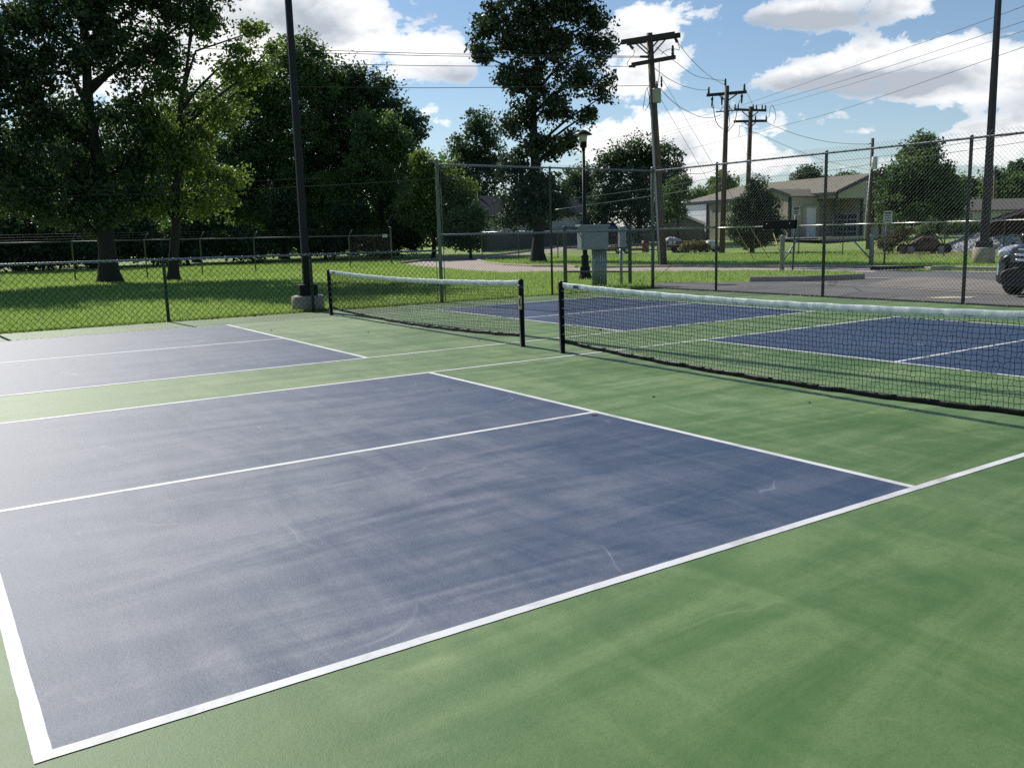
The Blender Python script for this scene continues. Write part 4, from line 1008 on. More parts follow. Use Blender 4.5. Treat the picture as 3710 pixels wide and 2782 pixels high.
g = MB(); g.beam((-4.2, e0 - .34, eave - .5), (-2.6, e0 - .34, ridge - 1.15), .05, .3); g.beam((-2.6, e0 - .34, ridge - 1.15), (-1.0, e0 - .34, eave - .5), .05, .3); build_each(g, 'barge_board', M['white'], hh)
P_ = D(1212, 88); gable_house('small_shed', 'small pale shed with a slanting white roof edge behind the grey fence', P_, ang + R(20), 3.2, 4.0, ZAT(1212, 480, P_) - P_.z, ZAT(1212, 472, P_) - P_.z, 'offwhite', 'roofgrey', (('f', .5, .8, 1.1, 1.2),), 'shed')
P_ = D(1456, 96); gable_house('grey_garage', 'grey garage with a white edged gable beside the tan building', P_, ang + R(98), 4.6, 6.0, ZAT(1456, 486, P_) - P_.z, ZAT(1456, 466, P_) - P_.z, 'sidinggrey', 'white', (), 'garage')
P_ = D(2135, 98); gable_house('ranch_house', 'low pale house with a wide grey roof behind the gravel heap', P_, ang + R(-6), 10, 12.5, ZAT(2135, 456, P_) - P_.z, ZAT(2135, 433, P_) - P_.z, 'offwhite', 'roofgrey', (('f', -4.3, .6, 2.2, 1.5), ('f', 0, .9, 1.6, 1.2), ('f', 3.6, .9, 1.6, 1.2)), ov=.5)
P_ = D(2226, 62); gable_house('dark_barn', 'dark brown roofed barn at the edge beyond the gravel heap', P_, ang + R(70), 5.4, 7.0, ZAT(2226, 487, P_) - P_.z, ZAT(2226, 452, P_) - P_.z, 'roofbrown', 'roofbrown', (), 'barn', barge='roofbrown')

# grey board fence behind the oak
q = MB(); a, b = D(1040, 76), D(1440, 92); n = 90; zt_ = 1.62
dv = (b - a); dv.z = 0; L = dv.length; dv.normalize()
t = thing('board_fence', 'long grey board fence with a pale cap in front of the houses', 'fence', (a.x, a.y, 0))
for k in range(int(L / .16)):
    p = dv * (k * .16); zz = terrain(a.x + p.x, a.y + p.y) * .6
    q.beam(p + Vector((0, 0, -.1)), p + Vector((0, 0, zt_ + zz + random.uniform(-.02, .02))), .15, .025, (dv.y, -dv.x, 0))
q.build('boards', M['fencegrey'], t)
q = MB(); q.beam(Vector((0, 0, zt_ + .04)), dv * L + Vector((0, 0, zt_ + .36)), .12, .09); q.build('cap_rail', M['offwhite'], t)

# ------------------------------------------------------------------ vehicles and yard things
def wheel(parent, x, y, r, w, name='wheel', spokes=True):
    q = MB(); q.lathe((x, y, r), [(r * .60, -w / 2), (r * .93, -w / 2), (r, -w * .36), (r, w * .36), (r * .93, w / 2), (r * .60, w / 2)], 28, 'y')
    wo = q.build(name, M['rubber'], parent); s = 1 if y > 0 else -1
    q = MB(); q.lathe((x, y, r), [(r * .61, -w * .42 * 1), (r * .61, w * .42)], 24, 'y'); q.build('rim', M['galv_dark'], wo)
    if not spokes: return wo
    q = MB()
    for k in range(5):
        a = 2 * math.pi * k / 5; q.beam((x, y + s * w * .44, r), (x + math.cos(a) * r * .58, y + s * w * .44, r + math.sin(a) * r * .58), .05, .03, (0, 1, 0))
    q.build('spokes', M['chrome'], wo)
def ring_sec(x, hw, z0, z1, n=22, e=3.2, tuck=.0):
    out = []
    for k in range(n):
        t_ = 2 * math.pi * k / n; c, s = math.cos(t_), math.sin(t_)
        y = math.copysign(abs(c) ** (2 / e), c) * hw; z = (z0 + z1) / 2 + math.copysign(abs(s) ** (2 / e), s) * (z1 - z0) / 2
        if s > 0: y *= 1 - tuck * s
        out.append((x, y, z))
    return out
def suv(P, rz):
    t = thing('parked_suv', 'black SUV with chrome grille bars parked facing the fence at the right edge', 'car', P, rz)
    q = MB()   # +x is the front
    q.loft([ring_sec(-2.25, .72, .55, 1.10), ring_sec(-2.15, .88, .34, 1.20), ring_sec(-1.5, .955, .28, 1.20), ring_sec(0, .965, .26, 1.18, tuck=.04), ring_sec(.9, .965, .26, 1.17, tuck=.05), ring_sec(1.5, .955, .28, 1.14, tuck=.08), ring_sec(1.95, .93, .28, 1.10, tuck=.10), ring_sec(2.16, .88, .28, 1.02, tuck=.10), ring_sec(2.28, .78, .32, .90)])
    q.build('body', M['carblack'], t)
    q = MB(); q.loft([ring_sec(-2.1, .70, 1.10, 1.36, tuck=.05), ring_sec(-1.75, .78, 1.08, 1.68, tuck=.10), ring_sec(-1.0, .80, 1.08, 1.76, tuck=.14), ring_sec(-.1, .80, 1.08, 1.75, tuck=.14), ring_sec(.35, .79, 1.08, 1.58, tuck=.10), ring_sec(.95, .76, 1.06, 1.18)]); q.build('cabin', M['carblack'], t)
    q = MB(); q.thick([(.30, -.66, 1.64), (.30, .66, 1.64), (.97, .70, 1.19), (.97, -.70, 1.19)], .02); q.build('windshield', M['glass'], t)
    for s in (-1, 1):
        q = MB(); q.thick([(-1.6, s * .81, 1.22), (.45, s * .82, 1.20), (.1, s * .76, 1.62), (-1.5, s * .76, 1.62)], .02); q.build('side_window', M['glass'], t)
        q = MB(); q.loft([ring_sec(1.70, .15, .88, 1.08, 12), ring_sec(2.0, .17, .84, 1.05, 12), ring_sec(2.18, .17, .82, .99, 12), ring_sec(2.24, .09, .85, .95, 12)]); ho = q.build('headlight', M['headlight'], t); ho.location = (0, s * .72, 0)
        q = MB(); q.lathe((.7, s * .98, 1.22), [(.01, -.1), (.10, -.06), (.11, .06), (.03, .1)], 10, 'x'); q.build('mirror', M['carblack'], t)
        q = MB(); q.thick([(2.24, s * .80, .72), (2.30, s * .62, .72), (2.32, s * .62, .46), (2.26, s * .80, .46)], .04); fo = q.build('fog_light_bezel', M['darkplastic'], t)
        q = MB(); q.beam((2.27, s * .80, .70), (2.29, s * .80, .46), .035, .035); q.build('chrome_strip', M['chrome'], fo)
    for z, w_, x in ((.985, .58, 2.27), (.88, .60, 2.32), (.775, .56, 2.35)):
        q = MB(); q.tube([(x - .10, -w_, z), (x - .02, -w_ * .7, z), (x + .015, 0, z), (x - .02, w_ * .7, z), (x - .10, w_, z)], .036, 8); q.build('grille_bar', M['chrome'], t)
    q = MB(); q.thick([(2.24, -.54, 1.02), (2.24, .54, 1.02), (2.34, .52, .72), (2.34, -.52, .72)], .03); q.build('grille', M['darkplastic'], t)
    q = MB(); q.loft([ring_sec(1.9, .94, .20, .62), ring_sec(2.22, .88, .20, .66), ring_sec(2.36, .70, .22, .62)]); bo = q.build('front_bumper', M['darkplastic'], t)
    q = MB(); q.box(2.37, 2.385, -.16, .16, .60, .72); q.build('licence_plate', M['offwhite'], t)
    for x in (-1.35, 1.38):
        for y in (-.86, .86): wheel(t, x, y, .36, .25)
    return t
PV = G(2189.5, 635.5)
fd = Vector((-1, -.05, 0)).normalized()         # the way the car faces
ca = math.atan2(fd.y, fd.x); lat = Vector((-fd.y, fd.x, 0))
# its right front wheel stands at PV
suv(Vector((PV.x, PV.y, 0)) - fd * 1.38 - lat * -.86, ca)

P_ = G(1996, 547.5); sc_ = .66
t = thing('rusty_car_shell', 'rusty round backed old car shell in dry weeds by the gravel heap', 'car shell', P_, ang + R(4))
q = MB(); q.loft([ring_sec(-.86, .10, .15, .40, 16), ring_sec(-.74, .36, .10, .56, 16, tuck=.2), ring_sec(-.45, .44, .08, .80, 16, tuck=.3), ring_sec(-.12, .47, .08, .96, 16, tuck=.3), ring_sec(.28, .47, .08, .97, 16, tuck=.3), ring_sec(.60, .44, .08, .84, 16, tuck=.25), ring_sec(.82, .34, .10, .56, 16, tuck=.1), ring_sec(.92, .16, .2, .40, 16)])
bo = q.build('body', M['rust'], t)
for s_ in (-1, 1):
    q = MB(); q.tube([(x_, s_ * .44, z_) for x_, z_ in ((-.80, .42), (-.55, .74), (-.15, .97), (.30, .985), (.62, .86), (.80, .62), (.88, .42))], .035, 6); q.build('roof_rim', M['edge'], bo)
    q = MB(); q.thick([(-.40, s_ * .475, .58), (.10, s_ * .485, .60), (.04, s_ * .44, .84), (-.26, s_ * .44, .82)], .012); q.build('window_opening', M['edge'], bo)
for x, r_ in ((-1.00, .30), (.74, .29)):
    for s_ in (-1, 1):
        q = MB(); pts = [(x + r_ * math.cos(a), s_ * .48, .20 + r_ * math.sin(a)) for a in np.linspace(-.3, math.pi + .3, 14)]
        q.tube(pts, .06, 8); q.build('fender', M['edge'], t)
        q = MB(); q.lathe((x, s_ * .46, .20), [(.02, -.03), (.24, -.02), (.24, .02), (.02, .03)], 18, 'y'); q.build('wheel_disc', M['kerbcon'], t)
wheel(t, 1.16, -.30, .25, .16, 'spare_tyre', False)

def hay(name, label, P, n, w, h, mat, cat, seed):
    """a soft heap: a lumpy closed mound"""
    rg = np.random.default_rng(seed); q = MB(); rings = []
    for k in range(11):
        a = k / 10; r_ = math.sin(math.pi * (.5 + a * .5)) if a < 1 else 0.02; ring = []
        for j in range(24):
            th = 2 * math.pi * j / 24; rr = (.08 + .92 * math.cos(a * math.pi / 2)) * (1 + .12 * math.sin(3 * th + seed) + rg.normal(0, .05))
            ring.append(VR * math.cos(th) * w * rr + VF * math.sin(th) * w * .6 * rr + Vector((0, 0, h * math.sin(a * math.pi / 2) * (1 + rg.normal(0, .05)) - .03)))
        rings.append(ring)
    q.loft(rings); o = q.build(name, M[mat], None, P); return tag(o, label, cat)
def bez(u, v): return G(u, v)
P_ = D(1452, 72); hay('tarped_stack', 'cream tarp covered stack behind the leaning utility pole', P_, 0, .95, 1.0, 'offwhite', 'tarp stack', 3)
P_ = D(1540, 66); t = thing('white_mower', 'white hooded yard tractor at the foot of the middle utility pole', 'tractor', P_, ang + R(25))
q = MB(); q.loft([ring_sec(-.55, .22, .25, .60, 12), ring_sec(-.4, .30, .2, .85, 12, tuck=.1), ring_sec(.2, .30, .2, .78, 12, tuck=.1), ring_sec(.5, .24, .25, .6, 12)]); q.build('hood', M['white'], t)
q = MB(); q.box(-1.0, -.45, -.3, .3, .2, .5); q.box(-1.02, -.9, -.25, .25, .5, .85); q.build('seat', M['darkplastic'], t, bevel=.05)
for x, r_ in ((-.75, .27), (.35, .2)):
    for s in (-1, 1): wheel(t, x, s * .38, r_, .18)
def trailer(label, P, rz, l, w, h, cat='trailer'):
    t = thing('flatbed_trailer', label, cat, P, rz, 'red trailers')
    q = MB(); q.box(-l / 2, l / 2, -w / 2, w / 2, h, h + .14); q.build('deck', M['redpaint'], t, bevel=.01)
    q = MB()
    for k in range(7): q.box(-l / 2 + k * l / 6 - .03, -l / 2 + k * l / 6 + .03, -w / 2 - .03, -w / 2, h - .02, h + .42)
    q.box(-l / 2, l / 2, -w / 2 - .035, -w / 2 - .005, h + .30, h + .40); q.build('side_rail', M['redpaint'], t)
    q = MB(); q.beam((l / 2, .3, h + .05), (l / 2 + 1.0, 0, h), .07, .07); q.beam((l / 2, -.3, h + .05), (l / 2 + 1.0, 0, h), .07, .07); q.build('hitch', M['redpaint'], t)
    q = MB()
    for k in range(2): q.box(-l / 2 + .15 + k * .28, -l / 2 + .35 + k * .28, -w / 2 - .042, -w / 2 - .036, h + .28, h + .42)
    build_each(q, 'reflector', M['white'], t)
    for x in (-.3, .3):
        for s in (-1, 1): wheel(t, x, s * (w / 2 - .05), .26, .16)
    return t
trailer('dark red trailer with two white reflectors right of the leaning utility pole', D(1470, 66), ang + R(6), 2.3, 1.3, .40)
trailer('dark red low trailer under the grey electrical cabinet', D(1345, 66), ang + R(-4), 3.0, 1.5, .22)
P_ = D(1502, 71); q = MB()
for k in range(16):
    a = RNG.random() * 3.1; x = RNG.normal(0, .7); q.beam((x - .4 * math.cos(a), RNG.normal(0, .3), .2 + RNG.random() * .4), (x + .4 * math.cos(a), RNG.normal(0, .3), .3 + RNG.random() * .45), .09, .12)
o = q.build('scrap_implement', M['redpaint'], None, P_); o.rotation_euler.z = ang; tag(o, 'heap of red farm implement parts in front of the white garage door', 'scrap heap')
P_ = D(1394, 69); q = MB(); q.lathe((0, 0, .0), [(.26, 0), (.27, .02), (.27, .28), (.28, .3), (.27, .32), (.27, .6), (.28, .62), (.27, .64), (.27, .86), (.02, .87)], 18); o = q.build('steel_drum', M['redpaint'], None, P_); tag(o, 'dark red steel drum left of the leaning utility pole', 'drum')
P_ = D(1312, 84); t = thing('pickup_truck', 'blue roofed pickup truck parked behind the grey electrical cabinet', 'truck', P_, ang)
q = MB(); q.loft([ring_sec(-2.4, .85, .55, 1.1, 14), ring_sec(-2.2, .92, .45, 1.2, 14), ring_sec(1.2, .92, .45, 1.2, 14), ring_sec(2.2, .88, .5, 1.15, 14), ring_sec(2.4, .8, .6, 1.0, 14)]); q.build('body', M['darkplastic'], t)
zt_ = ZAT(1312, 481, P_) - P_.z
q = MB(); q.loft([ring_sec(-.8, .75, 1.1, zt_ - .1, 14), ring_sec(-.6, .8, 1.1, zt_, 14, tuck=.1), ring_sec(.6, .8, 1.1, zt_, 14, tuck=.1), ring_sec(1.1, .76, 1.1, 1.3, 14)]); q.build('cab', M['bluepaint'], t)
for x in (-1.5, 1.5):
    for s in (-1, 1): wheel(t, x, s * .82, .38, .24)

# ------------------------------------------------------------------ gravel heap of broken rock
def rock_heap():
    rg = np.random.default_rng(5); vs = []; fs = []; base = 0
    def hz(a, b):  # a along the view's right, b in depth
        e = max(0, 1 - (abs(a) / (3.0 if a < 0 else 6.5)) ** 2.0) * max(0, 1 - (b / 3.0) ** 2)
        return (1.25 + .45 * math.sin(a * 1.1 + .6) + .4 * (a > 1.5)) * e
    C0 = D(2140, 60); ico = bmesh.new(); bmesh.ops.create_icosphere(ico, subdivisions=1, radius=1); iv = np.array([v.co for v in ico.verts]); fi = np.array([[v.index for v in f.verts] for f in ico.faces]); ico.free()
    n = 2600
    for k in range(n):
        a = rg.uniform(-3.3, 6.3); b = rg.uniform(-3.2, 2.0); z = hz(a, b); s = rg.uniform(.06, .20)
        p = C0 + VR * a + VF * b + Vector((0, 0, max(0, z - .05) * rg.uniform(.9, 1.05)))
        v = iv * (s * rg.uniform(.6, 1.2, 3)) * rg.uniform(.8, 1.15, (len(iv), 1)); th = rg.uniform(0, 6.3); c, s_ = math.cos(th), math.sin(th)
        v = v @ np.array([[c, s_, 0], [-s_, c, 0], [0, 0, 1]]) + np.array(p); vs.append(v); fs.append(fi + base); base += len(v)
    o = np_mesh('rock_heap', np.concatenate(vs), np.concatenate(fs), M['rock']); o['kind'] = 'stuff'
rock_heap()

# ------------------------------------------------------------------ trees
def leaf_cloud(name, C, size, mat, parent, up=.35, origin=Vector((0, 0, 0)), outward=None, rg=RNG):
    """one kite-shaped leaf face per centre"""
    n = len(C); nr = rg.normal(0, 1, (n, 3)); nr[:, 2] += up
    if outward is not None: nr += outward * .6
    nr /= np.linalg.norm(nr, axis=1)[:, None]; t = rg.normal(0, 1, (n, 3)); t -= nr * (t * nr).sum(1)[:, None]; t /= np.linalg.norm(t, axis=1)[:, None]; b = np.cross(nr, t)
    L = size * rg.uniform(.6, 1.35, n)[:, None]; Wd = L * rg.uniform(.28, .42, n)[:, None]
    C = C - np.array(origin)
    v = np.stack([C - t * L * .5, C + b * Wd + t * L * .02 + nr * L * .06, C + t * L * .5, C - b * Wd + t * L * .02 + nr * L * .06], 1).reshape(-1, 3)
    f = np.arange(n * 4).reshape(-1, 4)
    return np_mesh(name, v, f, mat, parent)
def tree(name, label, base_uv, lobes, leaves, size, mat, trunk_r, group=None, dist=None, clump=.75, per=90, depth=1.0, seed=1, lean=0, bare=.0, cat='tree', up=.35, trunk_top=None, limb_r=.33, twigs=True, surf=.45):
    """lobes: (u, v, ru, rv) outline ellipses of the crown at the tree's distance, each given real depth"""
    rg = np.random.default_rng(seed)
    B = G(*base_uv) if dist is None else D(base_uv[0], dist); hd = horiz(B); k = hd / F_PX * S22
    t = thing(name, label, cat, B, 0, group)
    E = []
    for (u, v, ru, rv) in lobes:
        c = PT(u, v, hd); a = ru * k; b = rv * k; E.append((np.array(c), a, b, min(a * depth, a * .5 + 2.6)))
    vol = np.array([(a * b) for c, a, b, d in E]); vol = vol / vol.sum()
    ncl = max(6, int(leaves / per)); cc = []; lob = []
    for i, (c, a, b, d) in enumerate(E):
        m = max(2, int(round(ncl * vol[i]))); w = rg.normal(0, 1, (m, 3)); w /= np.linalg.norm(w, axis=1)[:, None]; r_ = rg.random(m) ** surf
        w *= r_[:, None] * rg.uniform(.82, 1.06, m)[:, None]
        cc.append(c + w[:, :1] * a * np.array(VR) + w[:, 1:2] * d * np.array(VF) + w[:, 2:] * b * np.array((0, 0, 1))); lob += [i] * m
    cc = np.concatenate(cc); lob = np.array(lob); cc[:, 2] = np.maximum(cc[:, 2], B.z + .25)
    # trunk and limbs
    zc = [c[2] for c, a, b, d in E]; topi = int(np.argmax([c[2] + b for c, a, b, d in E])); topz = (E[topi][0][2] + E[topi][2] * .55) if trunk_top is None else trunk_top
    tp = Vector((float(np.mean([c[0] for c, *_ in E])), float(np.mean([c[1] for c, *_ in E])), topz)) - B
    tp.x = tp.x * .5 + lean * VR.x; tp.y = tp.y * .5 + lean * VR.y
    tr = [Vector((0, 0, -.15))]; rs = [trunk_r * 1.75]
    for q_ in (.012, .035, .1, .22, .36, .5, .66, .82, 1.0):
        w = Vector((rg.normal(0, 1), rg.normal(0, 1), 0)) * .12 * min(1, q_ * 3) * trunk_r * 4
        tr.append(Vector((tp.x * q_ ** 1.3, tp.y * q_ ** 1.3, topz * 0 + (tp.z) * q_)) + w); rs.append(trunk_r * max(.10, (1.4 if q_ < .02 else 1.14 if q_ < .05 else 1.0) * (1 - q_ * .88)))
    mb = MB(); mb.tube(tr, rs, 12)
    def trunk_at(z):
        for a, b in zip(tr[:-1], tr[1:]):
            if a.z <= z <= b.z: return a.lerp(b, (z - a.z) / max(1e-6, b.z - a.z))
        return tr[-1].copy()
    lm = []
    for i, (c, a, b, d) in enumerate(E):
        cl = Vector(c) - B; s = trunk_at(max(.12 * tp.z, min(tp.z * .8, cl.z - max(.8, Vector((cl.x, cl.y, 0)).length * .75))))
        mid = s.lerp(cl, .5) + Vector((rg.normal(0, .25), rg.normal(0, .25), .35 + rg.normal(0, .2)))
        r0 = trunk_r * limb_r; pts = [s, s.lerp(mid, .5) + Vector((0, 0, .1)), mid, mid.lerp(cl, .6), cl]; lm.append(pts)
        mb.tube(pts, [r0, r0 * .8, r0 * .6, r0 * .42, r0 * .2], 7)
    if twigs:
        for j in range(len(cc)):
            if rg.random() > .6: continue
            p = Vector(cc[j]) - B; pts = lm[lob[j]]; s = min((pts[2].lerp(pts[3], .5), pts[3], pts[4], pts[2]), key=lambda z_: (z_ - p).length)
            mid = s.lerp(p, .5) + Vector((rg.normal(0, .12), rg.normal(0, .12), rg.normal(0, .12) + .1)); r0 = max(.012, trunk_r * .06)
            mb.tube([s, mid, p], [r0 * 1.3, r0, r0 * .5], 4, caps=False)
    mb.build('trunk', M['bark'], t)
    # leaves in clumps
    npc = np.maximum(8, (per * rg.uniform(.35, 1.5, len(cc)) * (rg.random(len(cc)) > bare))).astype(int)
    idx = np.repeat(np.arange(len(cc)), npc); o_ = rg.normal(0, 1, (len(idx), 3)); o_ /= np.linalg.norm(o_, axis=1)[:, None]
    cs_ = clump * rg.uniform(.55, 1.35, len(cc)); o_ *= (rg.random(len(idx)) ** .45 * cs_[idx])[:, None] * np.array([1, 1, .72])
    pos = cc[idx] + o_; out = o_ / (np.linalg.norm(o_, axis=1)[:, None] + 1e-6)
    pos[:, 2] = np.maximum(pos[:, 2], B.z + .04)
    leaf_cloud('crown', pos, size, M[mat], t, up, B, out, rg)
    return t

def far_wood():
    rg = np.random.default_rng(77); n = 52000; C = np.empty((n, 3)); u = rg.uniform(-420, 1065, n); dd = rg.uniform(94, 108, n)
    top = 7.0 + 2.4 * np.sin(u * .021) + 1.6 * np.sin(u * .057 + 1) + 1.0 * np.sin(u * .17) + rg.normal(0, .7, n); zz = rg.random(n) ** .85 * top
    a = (u * S22 - IW / 2 - PX0) / F_PX; hx = VF.x + VR.x * a; hy = VF.y + VR.y * a; l = np.hypot(hx, hy)
    C[:, 0] = CAM.x + hx / l * dd; C[:, 1] = CAM.y + hy / l * dd; C[:, 2] = zz + .1
    o = leaf_cloud('woods', C, .5, M['leaf_mid'], None, .5, rg=rg); o['kind'] = 'stuff'
far_wood()
SH = 'shade trees left of the court'; WD = 'trees of the wood beyond the barbed wire fence'; FT = 'distant trees on the skyline'
tree('shade_tree', 'big dark shade tree with a thick flared trunk, standing on the left lawn', (238, 611),
     [(60, 40, 110, 75), (190, 10, 95, 90), (320, 0, 105, 70), (430, 20, 70, 55), (70, 150, 110, 60), (210, 110, 100, 60), (330, 110, 80, 55), (110, 260, 120, 70), (270, 250, 90, 70), (40, 360, 110, 60), (180, 380, 110, 60), (300, 350, 80, 60), (-80, 120, 110, 110), (200, -90, 150, 80), (380, -70, 110, 60), (60, 440, 70, 38), (-60, 300, 100, 90), (230, 445, 70, 40), (150, 460, 60, 34), (300, 430, 56, 40)],
     66000, .17, 'leaf_dark', .36, SH, clump=.66, per=66, depth=.9, seed=21, surf=.6)
tree('shade_tree', 'slimmer shade tree with yellow green lower boughs, right of the thick trunk', (375, 607),
     [(400, 340, 70, 46), (475, 240, 52, 36), (500, 165, 36, 36), (545, 70, 26, 30), (520, 110, 26, 26), (588, 100, 16, 22), (560, 165, 24, 26), (340, 270, 56, 50), (365, 190, 46, 40), (430, 440, 76, 34), (350, 440, 50, 32), (490, 390, 40, 40), (440, 60, 40, 30), (430, 290, 40, 30)],
     17000, .15, 'leaf_light', .21, SH, clump=.55, per=52, depth=.8, seed=5, lean=.5, surf=.55)
tree('shade_tree', 'shade tree leaning in from the left edge over the low fence', (-190, 632),
     [(-90, 330, 120, 90), (-150, 200, 140, 110), (-60, 430, 100, 50), (-120, 60, 140, 100)], 15000, .17, 'leaf_dark', .30, SH, clump=.7, per=60, seed=8)
def wood(label, u, dist, lobes, leaves, size, mat, tr_, seed, name='wood_tree', **kw):
    return tree(name, label, (u, 560), lobes, leaves, size, mat, tr_, WD, dist=dist, seed=seed, **kw)
wood('tall broad tree directly behind the near light pole', 610, 76, [(600, 200, 80, 80), (620, 130, 42, 42), (660, 110, 26, 36), (560, 250, 70, 70), (640, 300, 80, 80), (570, 370, 80, 70), (650, 420, 90, 70), (590, 480, 90, 50), (520, 190, 40, 45), (690, 180, 60, 60), (535, 330, 60, 60), (540, 430, 60, 60)], 62000, .24, 'leaf_mid', .32, 31, clump=.95, per=80, up=.5)
wood('tall rounded dark tree right of the near light pole', 760, 78, [(740, 190, 60, 58), (800, 210, 70, 60), (720, 270, 80, 70), (830, 280, 75, 70), (760, 360, 100, 80), (860, 370, 60, 60), (700, 440, 80, 60), (800, 470, 90, 50), (880, 270, 40, 40), (690, 350, 60, 60), (690, 200, 50, 50)], 66000, .24, 'leaf_dark', .34, 32, clump=.95, per=80, up=.5)
wood('lighter green maple in front of the rounded dark tree', 830, 70, [(785, 290, 32, 60), (840, 300, 40, 55), (800, 380, 70, 60), (850, 430, 60, 55), (870, 330, 38, 40), (740, 400, 50, 50)], 20000, .22, 'leaf_mid', .22, 33, clump=.8, per=70, up=.6)
wood('yellow green bushy tree left of the tall fence corner', 935, 64, [(920, 380, 42, 48), (960, 400, 40, 50), (900, 450, 45, 45), (950, 480, 50, 45), (1000, 430, 36, 55), (905, 345, 22, 22), (1010, 500, 40, 34)], 17000, .20, 'leaf_light', .16, 34, clump=.7, per=60)
wood('dark tree behind the white house and left of the oak', 1035, 92, [(1040, 290, 45, 52), (1010, 340, 40, 50), (1060, 360, 45, 60), (1000, 400, 40, 50), (1030, 430, 50, 40)], 17000, .26, 'leaf_dark', .28, 35, clump=1.0, per=80)
wood('dark understorey tree at the left edge of the wood', 30, 66, [(20, 420, 90, 70), (90, 360, 80, 80), (-30, 340, 80, 90), (60, 500, 90, 50), (-60, 480, 80, 60)], 22000, .22, 'leaf_dark', .26, 36, clump=.9, per=75)
wood('dark tree filling the wood behind the thick trunk', 210, 72, [(160, 400, 90, 80), (250, 420, 90, 80), (200, 330, 90, 80), (180, 500, 100, 45), (280, 490, 80, 50), (120, 300, 70, 60)], 30000, .23, 'leaf_mid', .28, 37, clump=.9, per=80)
wood('dark tree filling the wood behind the slimmer trunk', 420, 74, [(380, 380, 90, 80), (470, 330, 80, 80), (430, 460, 100, 60), (500, 420, 70, 70), (480, 240, 60, 60), (340, 300, 70, 70), (400, 250, 60, 60)], 34000, .23, 'leaf_mid', .28, 38, clump=.9, per=80)
wood('low dark thicket tree in the deep shade right of the light pole', 700, 68, [(618, 470, 46, 64), (700, 522, 56, 30), (752, 486, 44, 58), (826, 528, 50, 26), (880, 500, 38, 52), (556, 524, 50, 30), (660, 500, 40, 40)], 34000, .20, 'leaf_dark', .12, 39, clump=.7, per=70)
wood('low dark thicket tree in the deep shade behind the slimmer trunk', 400, 66, [(290, 508, 46, 48), (372, 540, 60, 26), (446, 492, 44, 62), (520, 524, 46, 36), (218, 544, 50, 24), (410, 520, 40, 36)], 30000, .20, 'leaf_dark', .12, 40, clump=.7, per=70)
wood('low dark thicket tree at the far left of the wood', 60, 64, [(-60, 530, 70, 50), (46, 552, 66, 26), (110, 515, 46, 54), (170, 548, 46, 26), (-150, 540, 70, 40), (10, 510, 40, 50)], 30000, .20, 'leaf_dark', .12, 41, clump=.7, per=70)
wood('dark conifer like shrub by the white house corner', 1015, 60, [(1000, 480, 30, 34), (1030, 470, 20, 40), (985, 510, 34, 30), (1020, 520, 30, 24)], 9000, .17, 'leaf_mid', .10, 42, clump=.5, per=60, name='shrub')
tree('oak_tree', 'tall narrow dark oak standing alone beyond the pale road', (1163, 566),
     [(1150, 20, 80, 60), (1240, 10, 60, 50), (1060, 60, 48, 50), (1110, 90, 60, 50), (1200, 80, 70, 50), (1280, 100, 48, 52), (1040, 120, 34, 30), (1150, 160, 70, 46), (1250, 170, 64, 42), (1300, 210, 26, 20), (1100, 180, 50, 30), (1190, 235, 66, 40), (1270, 245, 36, 24), (1120, 260, 44, 40), (1160, 320, 60, 40), (1220, 310, 42, 30), (1110, 360, 44, 40), (1170, 400, 56, 40), (1120, 440, 50, 36), (1190, 450, 46, 30), (1100, 480, 26, 20), (1150, 465, 60, 30), (1190, 425, 54, 34), (1135, 410, 56, 38), (1150, -60, 110, 60), (1255, -50, 60, 50), (1290, 40, 34, 36)],
     52000, .19, 'leaf_oak', .34, None, clump=.58, per=74, depth=.9, seed=3, surf=.62, limb_r=.30)
tree('maple_tree', 'round green maple behind the lamp post and leaning utility pole', (1380, 540), [(1370, 340, 60, 50), (1430, 350, 50, 50), (1320, 360, 40, 42), (1390, 410, 80, 50), (1320, 420, 50, 46), (1450, 400, 38, 50), (1400, 460, 80, 36), (1300, 460, 50, 34)], 32000, .24, 'leaf_dark', .30, None, dist=84, clump=.9, per=75, seed=51, up=.6)
tree('small_tree', 'light green small tree at the right side of the round maple', (1465, 530), [(1462, 420, 22, 36), (1475, 400, 14, 20), (1455, 455, 24, 24)], 5000, .2, 'leaf_mid', .12, None, dist=78, clump=.6, per=60, seed=52)
tree('small_tree', 'dark small tree between the oak and the lamp post', (1245, 520), [(1240, 400, 34, 40), (1270, 410, 26, 36), (1250, 450, 44, 34), (1215, 440, 30, 36), (1262, 372, 14, 18)], 12000, .22, 'leaf_mid', .16, None, dist=88, clump=.8, per=65, seed=53)
tree('bushy_tree', 'leafy bushy tree growing in front of the tan building wall', (1625, 535), [(1634, 404, 20, 20), (1626, 432, 34, 26), (1652, 440, 26, 26), (1606, 462, 34, 28), (1645, 470, 40, 30), (1622, 498, 48, 26), (1668, 492, 26, 28), (1640, 516, 44, 18), (1594, 500, 20, 24)], 20000, .15, 'leaf_dark', .14, None, dist=60, clump=.55, per=65, seed=54)
tree('maple_tree', 'conical green maple standing right of the slim grey pole', (1985, 520), [(1990, 330, 36, 36), (1985, 365, 60, 36), (2020, 390, 50, 40), (1950, 400, 44, 42), (2000, 430, 76, 40), (2050, 440, 28, 40), (1930, 440, 36, 34), (1990, 465, 84, 26), (2000, 306, 14, 14)], 34000, .20, 'leaf_mid', .22, None, dist=66, clump=.7, per=75, seed=55, up=.6)
tree('dark_tree', 'dark tree between the tan building gable and the conical maple', (1900, 520), [(1905, 400, 20, 36), (1900, 450, 22, 34)], 5000, .2, 'leaf_oak', .12, None, dist=74, clump=.6, per=60, seed=56)
